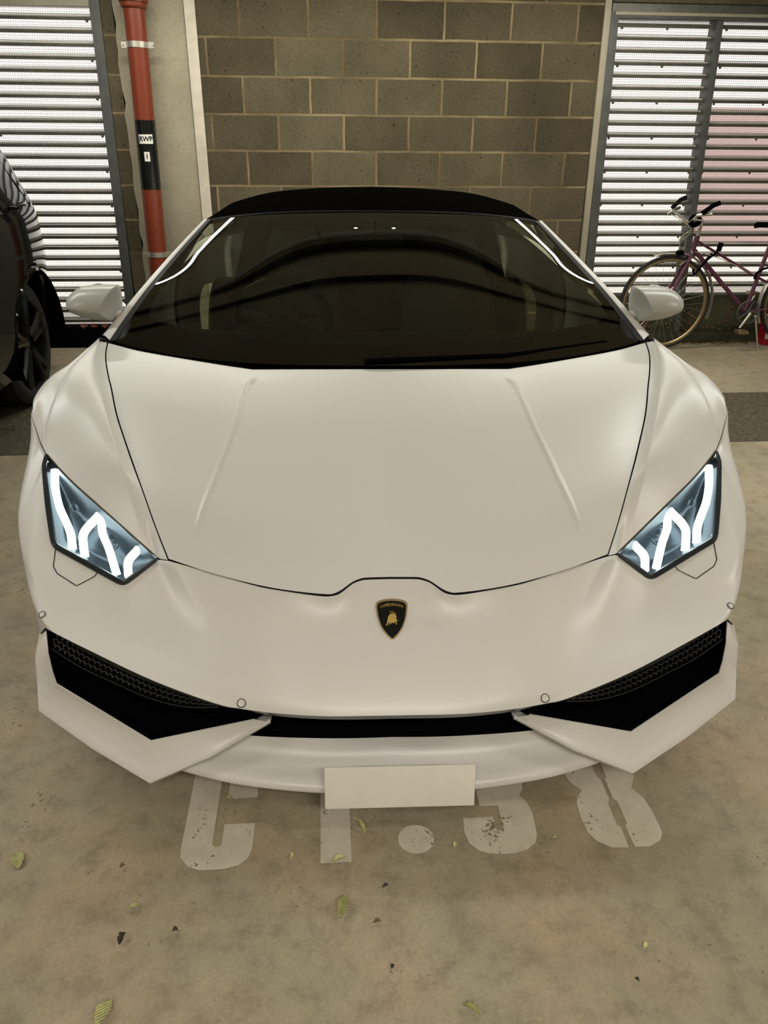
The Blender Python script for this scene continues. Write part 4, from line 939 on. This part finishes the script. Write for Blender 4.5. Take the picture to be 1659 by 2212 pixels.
def arch_keep(v, u, p): return not ((p[1] - AY) ** 2 + (p[2] - .37) ** 2 < AR ** 2 and p[2] < .8) and not ((p[1] - (1.62 - 3.2)) ** 2 + (p[2] - .37) ** 2 < AR ** 2 and p[2] < .8)
GBK = refine(np.swapaxes(refine(np.swapaxes(GBK, 0, 1), 2), 0, 1), 1)
gridmesh('body', GBK, M['blackpaint'], bc, out=(0, 0, 1), keep=arch_keep)
for y0, nm in ((5.75, 'tail_panel'), (.75, 'nose_panel')):
    r_ = blk(y0, 1) + blk(y0, -1)[::-1]
    from_py(nm, r_, [tuple(range(len(r_)))], M['blackpaint'], bc)
bm = bmesh.new(); box(bm, -.70, .70, -2.2, 2.2, .20, .26); from_bm('underbody', bm, M['black'], bc)
def bwheel(y, side):
    g = empty('wheel', (side * .775, y - 3.2, .358)); g.parent = bc; r, w, rr = .358, .24, .268
    bm = bmesh.new(); lathe(bm, [(side * a, q) for a, q in ((-w, .24), (-w, r - .03), (-w + .02, r - .003), (-w / 2, r), (-.02, r - .003), (0, r - .03), (.006, rr + .025), (-.004, rr))], 64); from_bm('tyre', bm, M['tyre'], g)
    bm = bmesh.new(); lathe(bm, [(side * a, q) for a, q in ((0, rr + .004), (-.012, rr - .01), (-.06, rr - .016), (-w, rr - .01))], 64)
    for k in range(5):
        a = 2 * PI * k / 5 + .3
        for da in (-.13, .13):
            tube(bm, [(-side * .02, .05 * math.cos(a), .05 * math.sin(a)), (-side * .01, .16 * math.cos(a + da), .16 * math.sin(a + da)), (-side * .006, (rr - .006) * math.cos(a + da * 1.5), (rr - .006) * math.sin(a + da * 1.5))], [.032, .024, .024], 8)
    ellip(bm, (-side * .025, 0, 0), (.02, .055, .055)); from_bm('rim', bm, M['rim'], g)
    bm = bmesh.new(); lathe(bm, [(-side * .07, .05), (-side * .07, .20), (-side * .10, .20), (-side * .10, .05)], 40); from_bm('brake_disc', bm, M['rim'], g)
for y in (4.60, 1.62):
    for side in (1, -1): bwheel(y, side)
    for side in (1, -1):
        bm = bmesh.new(); prev = None
        for k in range(21):
            a = PI * (-.1 + 1.2 * k / 20); row = [bm.verts.new((side * q, y - 3.2 + (AR + .012) * math.cos(a), .37 + (AR + .012) * math.sin(a))) for q in (.50, .86)]
            if prev: bm.faces.new((prev[0], prev[1], row[1], row[0]))
            prev = row
        from_bm('wheel_arch_liner', bm, M['black'], bc)
        bm = bmesh.new(); tube(bm, [Vector((side * (flank(y + (AR + .004) * math.cos(a)) - np.interp(.37 + AR * math.sin(a), [s_[0] for s_ in SECT], [s_[1] for s_ in SECT]) + 2.50 - .012), y - 3.2 + (AR + .004) * math.cos(a), .37 + (AR + .004) * math.sin(a))) for a in np.linspace(-.25, PI + .25, 40)], .024, 8)
        from_bm('arch_lip', bm, M['blackpaint'], bc)
def bpt(y, z, lift=.002):
    """point on the black car's right flank"""
    o_ = np.interp(z, [s_[0] for s_ in SECT], [s_[1] for s_ in SECT]); return Vector((flank(y) - o_ + 2.50 + lift, y - 3.2, z))
bm = bmesh.new(); tube(bm, [bpt(4.46, 1.10, .004), bpt(4.48, 1.10, .030), bpt(4.60, 1.103, .036), bpt(4.72, 1.105, .030), bpt(4.74, 1.105, .004)], [.010, .012, .013, .012, .010], 10); from_bm('door_handle', bm, M['blackpaint'], bc)
bm = bmesh.new(); tube(bm, [bpt(y, z, -.0005) for y, z in ((4.80, 1.36), (4.90, 1.2), (4.98, 1.08), (5.08, .98), (5.18, .86), (5.24, .72))], .003, 6); from_bm('panel_seam', bm, M['gap'], bc)

# ================================================================== THE BICYCLE
BY = 5.74
bk = empty('bicycle', (2.95, BY, 0), label='purple step-through bicycle leaning at the right louvres behind the white car', cat='bicycle')
def bp_(x, z, dy=0.0): return Vector((x - 2.95, dy, z))
HF, HR = (2.541, .346), (3.651, .350); WRr = .346
def bwheel2(c):
    g = empty('wheel'); g.parent = bk; C_ = bp_(*c)
    def circ(r, n=72, dy=0.0): return [C_ + Vector((r * math.cos(2 * PI * k / n), dy, r * math.sin(2 * PI * k / n))) for k in range(n)]
    tubeobj('tyre', circ(WRr - .012), .0125, M['tyre'], g, 10, True)
    bm = bmesh.new(); prof = [(-.010, WRr - .022), (.010, WRr - .022), (.011, WRr - .036), (.004, WRr - .043), (-.004, WRr - .043), (-.011, WRr - .036)]
    n = 72; rings = [[bm.verts.new(C_ + Vector((q * math.cos(2 * PI * k / n), a, q * math.sin(2 * PI * k / n)))) for k in range(n)] for a, q in prof]
    for i in range(6):
        for k in range(n): bm.faces.new((rings[i][k], rings[i][(k + 1) % n], rings[(i + 1) % 6][(k + 1) % n], rings[(i + 1) % 6][k]))
    bmesh.ops.recalc_face_normals(bm, faces=bm.faces); from_bm('rim', bm, M['brass'], g)
    bm = bmesh.new(); tube(bm, [C_ + Vector((0, -.04, 0)), C_ + Vector((0, .04, 0))], .017, 12)
    for dy in (-.03, .03): tube(bm, [C_ + Vector((0, dy - .002, 0)), C_ + Vector((0, dy + .002, 0))], .03, 16)
    from_bm('hub', bm, M['alu'], g)
    for k in range(32):
        a = 2 * PI * k / 32; dy = .03 if k % 2 else -.03; a2 = a + (.5 if (k // 2) % 2 else -.5)
        tubeobj('spoke', [C_ + Vector((.027 * math.cos(a2), dy, .027 * math.sin(a2))), C_ + Vector(((WRr - .04) * math.cos(a), 0, (WRr - .04) * math.sin(a)))], .0009, M['alu'], g, 4)
bwheel2(HF); bwheel2(HR)
HT, HBt, BB, ST = (2.711, .828), (2.690, .722), (3.185, .285), (3.272, .760)
fr = bmesh.new()
tube(fr, [bp_(*HT), bp_(*HBt)], .019, 14)
tube(fr, [bp_(2.697, .735), bp_(*BB)], .0155, 14)
for dy in (-.012, .012): tube(fr, [bp_(2.708, .795, dy * .6), bp_(3.225, .535, dy), bp_(3.651, .350, dy * 4.5)], .0085, 10)
tube(fr, [bp_(*BB), bp_(*ST)], .0148, 14)
for dy in (-.05, .05): tube(fr, [bp_(3.20, .285, dy * .5), bp_(3.651, .350, dy)], .0085, 8)
tube(fr, [bp_(BB[0], BB[1], -.036), bp_(BB[0], BB[1], .036)], .021, 14)
from_bm('frame', fr, M['purple'], bk)
bm = bmesh.new()
for dy in (-.035, .035): tube(bm, [bp_(2.687, .710, dy * .55), bp_(2.640, .60, dy * .8), bp_(2.570, .425, dy), bp_(HF[0], HF[1], dy * 1.15)], [.013, .0125, .010, .008], 10)
from_bm('fork', bm, M['purple'], bk)
bm = bmesh.new(); tube(bm, [bp_(2.711, .828), bp_(2.727, .925), bp_(2.715, .945), bp_(2.650, .925)], [.012, .012, .013, .012], 10); from_bm('stem', bm, M['alu'], bk)
bm = bmesh.new()
for s in (-1, 1): tube(bm, [bp_(2.648, .922, 0), bp_(2.640, .924, s * .06), bp_(2.60, .965, s * .16), bp_(2.585, .985, s * .21), bp_(2.66, 1.0, s * .27)], .0115, 10)
from_bm('handlebar', bm, M['alu'], bk)
for s in (-1, 1):
    tubeobj('grip', [bp_(2.595, 1.0, s * .25), bp_(2.66, 1.055, s * .27), bp_(2.70, 1.07, s * .275)], .016, M['black'], bk, 10)
    tubeobj('brake_lever', [bp_(2.585, .985, s * .21), bp_(2.555, .96, s * .22), bp_(2.60, .955, s * .27)], .006, M['alu'], bk, 6)
bm = bmesh.new(); ellip(bm, (2.645 - 2.95, -.055, .935), (.045, .045, .045), 20, 12); from_bm('bell', bm, M['black'], bk)
for k, pts in enumerate(([(2.56, .97, -.22), (2.53, .90, -.15), (2.60, .78, -.06), (2.59, .70, -.03)], [(2.57, .96, .2), (2.62, .84, -.05), (2.545, .80, -.06), (2.60, .86, -.06), (2.70, .88, -.03)], [(2.70, .86, -.02), (2.56, .82, -.06), (2.58, .72, -.04)], [(2.70, .72, -.02), (2.80, .70, -.02), (3.2, .55, -.02)])):
    c_ = curve(pts, np.linspace(0, 1, 20)); tubeobj('brake_cable', [bp_(p[0], p[1], p[2]) for p in c_], .0028, M['cable'], bk, 6)
bm = bmesh.new(); ellip(bm, (2.585 - 2.95, -.03, .715), (.032, .02, .022), 14, 8); tube(bm, [bp_(2.60, .70, -.02), bp_(2.65, .70, 0)], .006, 6); from_bm('front_lamp', bm, M['black'], bk)
bm = bmesh.new()
for s in (-1, 1): tube(bm, [bp_(2.66, .655, s * .02), bp_(2.625, .655, s * .04), bp_(2.60, .625, s * .03)], .006, 6)
from_bm('front_brake', bm, M['alu'], bk)
def guard(c, a0, a1, r):
    bm = bmesh.new(); prev = None
    for k in range(41):
        a = math.radians(a0 + (a1 - a0) * k / 40); row = []
        for dy, dr in ((-.022, -.010), (-.012, 0), (0, .003), (.012, 0), (.022, -.010)):
            row.append(bm.verts.new(bp_(c[0] + (r + dr) * math.cos(a), c[1] + (r + dr) * math.sin(a), dy)))
        if prev:
            for i in range(4): bm.faces.new((prev[i], prev[i + 1], row[i + 1], row[i]))
        prev = row
    return from_bm('mudguard', bm, M['alu'], bk)
guard(HF, 112, -18, .375); guard(HR, 205, 10, .375)
bm = bmesh.new(); ring = [bp_(BB[0] + .005 + .085 * math.cos(2 * PI * k / 40), BB[1] + .085 * math.sin(2 * PI * k / 40), -.045) for k in range(40)]; tube(bm, ring, .006, 6, True)
for k in range(5): tube(bm, [bp_(BB[0], BB[1], -.045), ring[k * 8]], .005, 6)
from_bm('chainring', bm, M['frame'], bk)
tubeobj('crank', [bp_(3.205, .280, -.055), bp_(3.135, .170, -.065)], [.011, .008], M['alu'], bk, 8); tubeobj('crank', [bp_(3.205, .280, .055), bp_(3.275, .39, .065)], [.011, .008], M['alu'], bk, 8)
for x, z, y in ((3.135, .150, -.10), (3.275, .40, .10)):
    bm = bmesh.new(); box(bm, x - 2.95 - .04, x - 2.95 + .04, y - .04, y + .04, z - .012, z + .012, .004); from_bm('pedal', bm, M['brass'], bk)
tubeobj('kickstand', [bp_(3.255, .262, -.03), bp_(3.262, .235, -.04), bp_(3.285, .12, -.06), bp_(3.31, .0, -.08)], [.014, .009, .007, .006], M['alu'], bk, 8)
tubeobj('seat_post', [bp_(*ST), bp_(3.29, .88)], .012, M['alu'], bk, 10)
bm = bmesh.new(); rows = [[(3.13, .0), (3.14, .018)], ]; prev = None
for x, hw, zt in ((3.125, .008, .915), (3.15, .022, .922), (3.22, .030, .921), (3.30, .062, .918), (3.36, .085, .924), (3.395, .07, .925), (3.405, .03, .92)):
    row = [bm.verts.new(bp_(x, zt - d, hw * s)) for s, d in ((-1, .035), (-1, .012), (-.6, 0), (0, .003), (.6, 0), (1, .012), (1, .035))]
    if prev:
        for i in range(6): bm.faces.new((prev[i], prev[i + 1], row[i + 1], row[i]))
    prev = row
from_bm('saddle', bm, M['black'], bk)
c_ = curve([(2.70, .60), (2.72, .565), (2.745, .60), (2.80, .67), (2.868, .735), (2.876, .765)], np.linspace(0, 1, 24))
bm = bmesh.new(); tube(bm, [bp_(p[0], p[1], -.04) for p in c_], .0085, 8); tube(bm, [bp_(2.868, .725, -.04), bp_(2.878, .785, -.04)], .018, 10); tube(bm, [bp_(2.86, .70, .03), bp_(2.79, .62, .03)], .009, 8)
tag(from_bm('shackle_lock', bm, M['black'], bk), 'black shackle lock hung on the frame')
bm = bmesh.new(); tube(bm, [bp_(*p) for p in ((3.20, .57, -.03), (3.24, .60, -.04), (3.32, .62, -.03), (3.42, .64, 0))], .008, 8); tube(bm, [bp_(3.20, .57, -.03), bp_(3.195, .53, -.02), bp_(3.23, .52, .03)], .008, 8); tag(from_bm('cable_lock', bm, M['black'], bk), 'black cable lock around the seat tube')

# red tub behind the back wheel
rt = empty('red_tub', (3.53, 5.862, 0), label='red plastic tub with a pale label on the floor behind the bicycle back wheel', cat='tub')
bm = bmesh.new()
for z0, z1, k in ((0, .19, 0), (.19, .205, 1)):
    vs = [bm.verts.new((sx * (.10 + .012 * (z / .2) + .006 * k), sy * (.042 + .006 * (z / .2) + .004 * k), z)) for z in (z0, z1) for sx, sy in ((-1, -1), (1, -1), (1, 1), (-1, 1))]
    for q in ((3, 2, 1, 0), (4, 5, 6, 7), (0, 1, 5, 4), (1, 2, 6, 5), (2, 3, 7, 6), (3, 0, 4, 7)): bm.faces.new([vs[i_] for i_ in q])
bmesh.ops.bevel(bm, geom=list(bm.edges), offset=.006, segments=2, affect='EDGES'); from_bm('tub', bm, M['red'], rt)
from_py('tub_label', [(-.095, -.0455, .05), (-.045, -.0455, .05), (-.045, -.0492, .17), (-.095, -.0492, .17)], [(0, 1, 2, 3)], M['whitelabel'], rt)
bm = bmesh.new(); tube(bm, [Vector((.10 * math.cos(t_), .0, .20 + .06 * math.sin(t_))) for t_ in np.linspace(0, PI, 16)], .004, 6); from_bm('tub_handle', bm, M['zinc'], rt)

# ================================================================== FALLEN LEAVES
def leaf(x, y, L, wid, rot, curl, material, label, z=.002, fold=.25, stem=True, seed=0, name='leaf', lobes=0):
    rnd = random.Random(seed); o = empty(name, (x, y, z), rot); n = 9; bm = bmesh.new(); prev = None
    tag(o, label, 'leaf')
    for i in range(n + 1):
        t_ = i / n; w = wid * (math.sin(PI * min(1, t_ * .97 + .03)) ** .75) * (1 + .12 * rnd.uniform(-1, 1)) + .0004
        if lobes: w *= .55 + .45 * abs(math.sin(PI * lobes * t_))
        zc = curl * L * math.sin(PI * t_) + .0015; row = []
        for s in (-1, -.5, 0, .5, 1):
            row.append(bm.verts.new((t_ * L - L / 2, s * w * math.cos(fold * abs(s)), zc + abs(s) * w * math.sin(fold) * 1.3 + rnd.uniform(0, .0008))))
        if prev:
            for k in range(4): bm.faces.new((prev[k], prev[k + 1], row[k + 1], row[k]))
        prev = row
    from_bm('blade', bm, material, o)
    if stem: tubeobj('leaf_stem', [(L / 2 - .002, 0, .0018), (L / 2 + L * .12, .002, .003), (L / 2 + L * .22, .006, .002)], [.0009, .0008, .0006], material, o, 5)
    return o
LEAVES = [
 (-.707, 1.247, .046, .013, 1.95, .10, 'leafgreen', 'green leaf lying alone at the far left of the floor', .25, True),
 (.051, 1.289, .046, .007, 1.95, .16, 'leafpale', 'long curled pale green leaf beside the painted digit 1', .9, True),
 (-.001, 1.197, .034, .009, .35, .22, 'leafpale', 'crumpled curled leaf at the foot of the painted digit 1', .9, False),
 (.004, 1.083, .056, .013, 1.35, .12, 'leafgreen', 'largest green leaf with a pale tip in front of the number plate', .7, True),
 (-.104, 1.219, .017, .005, 1.1, .15, 'leafpale', 'small pale leaf scrap between the painted letter C and digit 1', .5, False),
 (-.435, .898, .048, .014, 1.25, .12, 'leafgreen', 'green leaf at the bottom edge, left of centre', .35, True),
 (.233, .857, .036, .008, -.6, .22, 'leafgreen', 'curled ridged leaf at the bottom edge, right of centre', .9, False),
 (.262, 1.223, .013, .006, .9, .2, 'leafpale', 'small pale scrap between the painted dot and digit 3', .4, False),
 (-.436, 1.043, .027, .009, 1.4, .18, 'leafdark', 'dark three-lobed scrap of leaf on the left floor', .6, False),
 (-.333, 1.052, .011, .006, .2, .4, 'leafdark', 'small round black bud on the floor right of the dark scrap', .7, False),
 (-.428, 1.111, .026, .006, .3, .15, 'leafgreen', 'thin olive leaf scrap above the dark scrap', .6, False),
 (.073, 1.045, .016, .005, .2, .2, 'leafbrown', 'small rusty brown leaf right of the largest green leaf', .6, False),
 (.096, 1.127, .014, .005, .4, .2, 'leafdark', 'small dark curl on the floor under the painted dot', .6, False),
 (.096, .950, .010, .004, 1.2, .2, 'leafdark', 'tiny dark speck of leaf low in the middle of the floor', .5, False),
 (.601, .957, .015, .006, .5, .3, 'leafpale', 'pale crumb of leaf on the right floor', .6, False),
 (.558, .892, .009, .0035, -.8, .3, 'leafdark', 'tiny dark seed below the pale crumb on the right', .6, False),
 (-.474, 1.214, .012, .005, .6, .3, 'leafbrown', 'small brown flake left of the painted letter C', .6, False),
 (.491, 1.225, .012, .005, .1, .3, 'leafgreen', 'small olive flake between the painted digits 3 and 8', .6, False),
 (-.262, 1.391, .018, .006, .4, .3, 'leafgreen', 'small crumpled olive leaf inside the painted letter C', .8, False),
]
for i, (x, y, L, w, r_, cu, mt, lb, fo, stm) in enumerate(LEAVES):
    leaf(x, y, L, w, r_, cu, M[mt], lb, fold=fo, stem=stm, seed=i, lobes=2 if 'three-lobed' in lb else 0)
for i, (x, z, a, lb) in enumerate(((-1.665, .158, .5, 'red-brown leaf nearest the grey frame post on the left louvre sill'), (-1.745, .158, -.3, 'red-brown leaf in the middle of three on the left louvre sill'), (-1.82, .158, .2, 'red-brown leaf leftmost of three on the left louvre sill'))):
    o = leaf(x, WY + .016, .055, .018, a, .05, M['leafred'], lb, z=z, fold=.3, stem=False, seed=40 + i); o.rotation_euler = (1.1, 0.2, a)
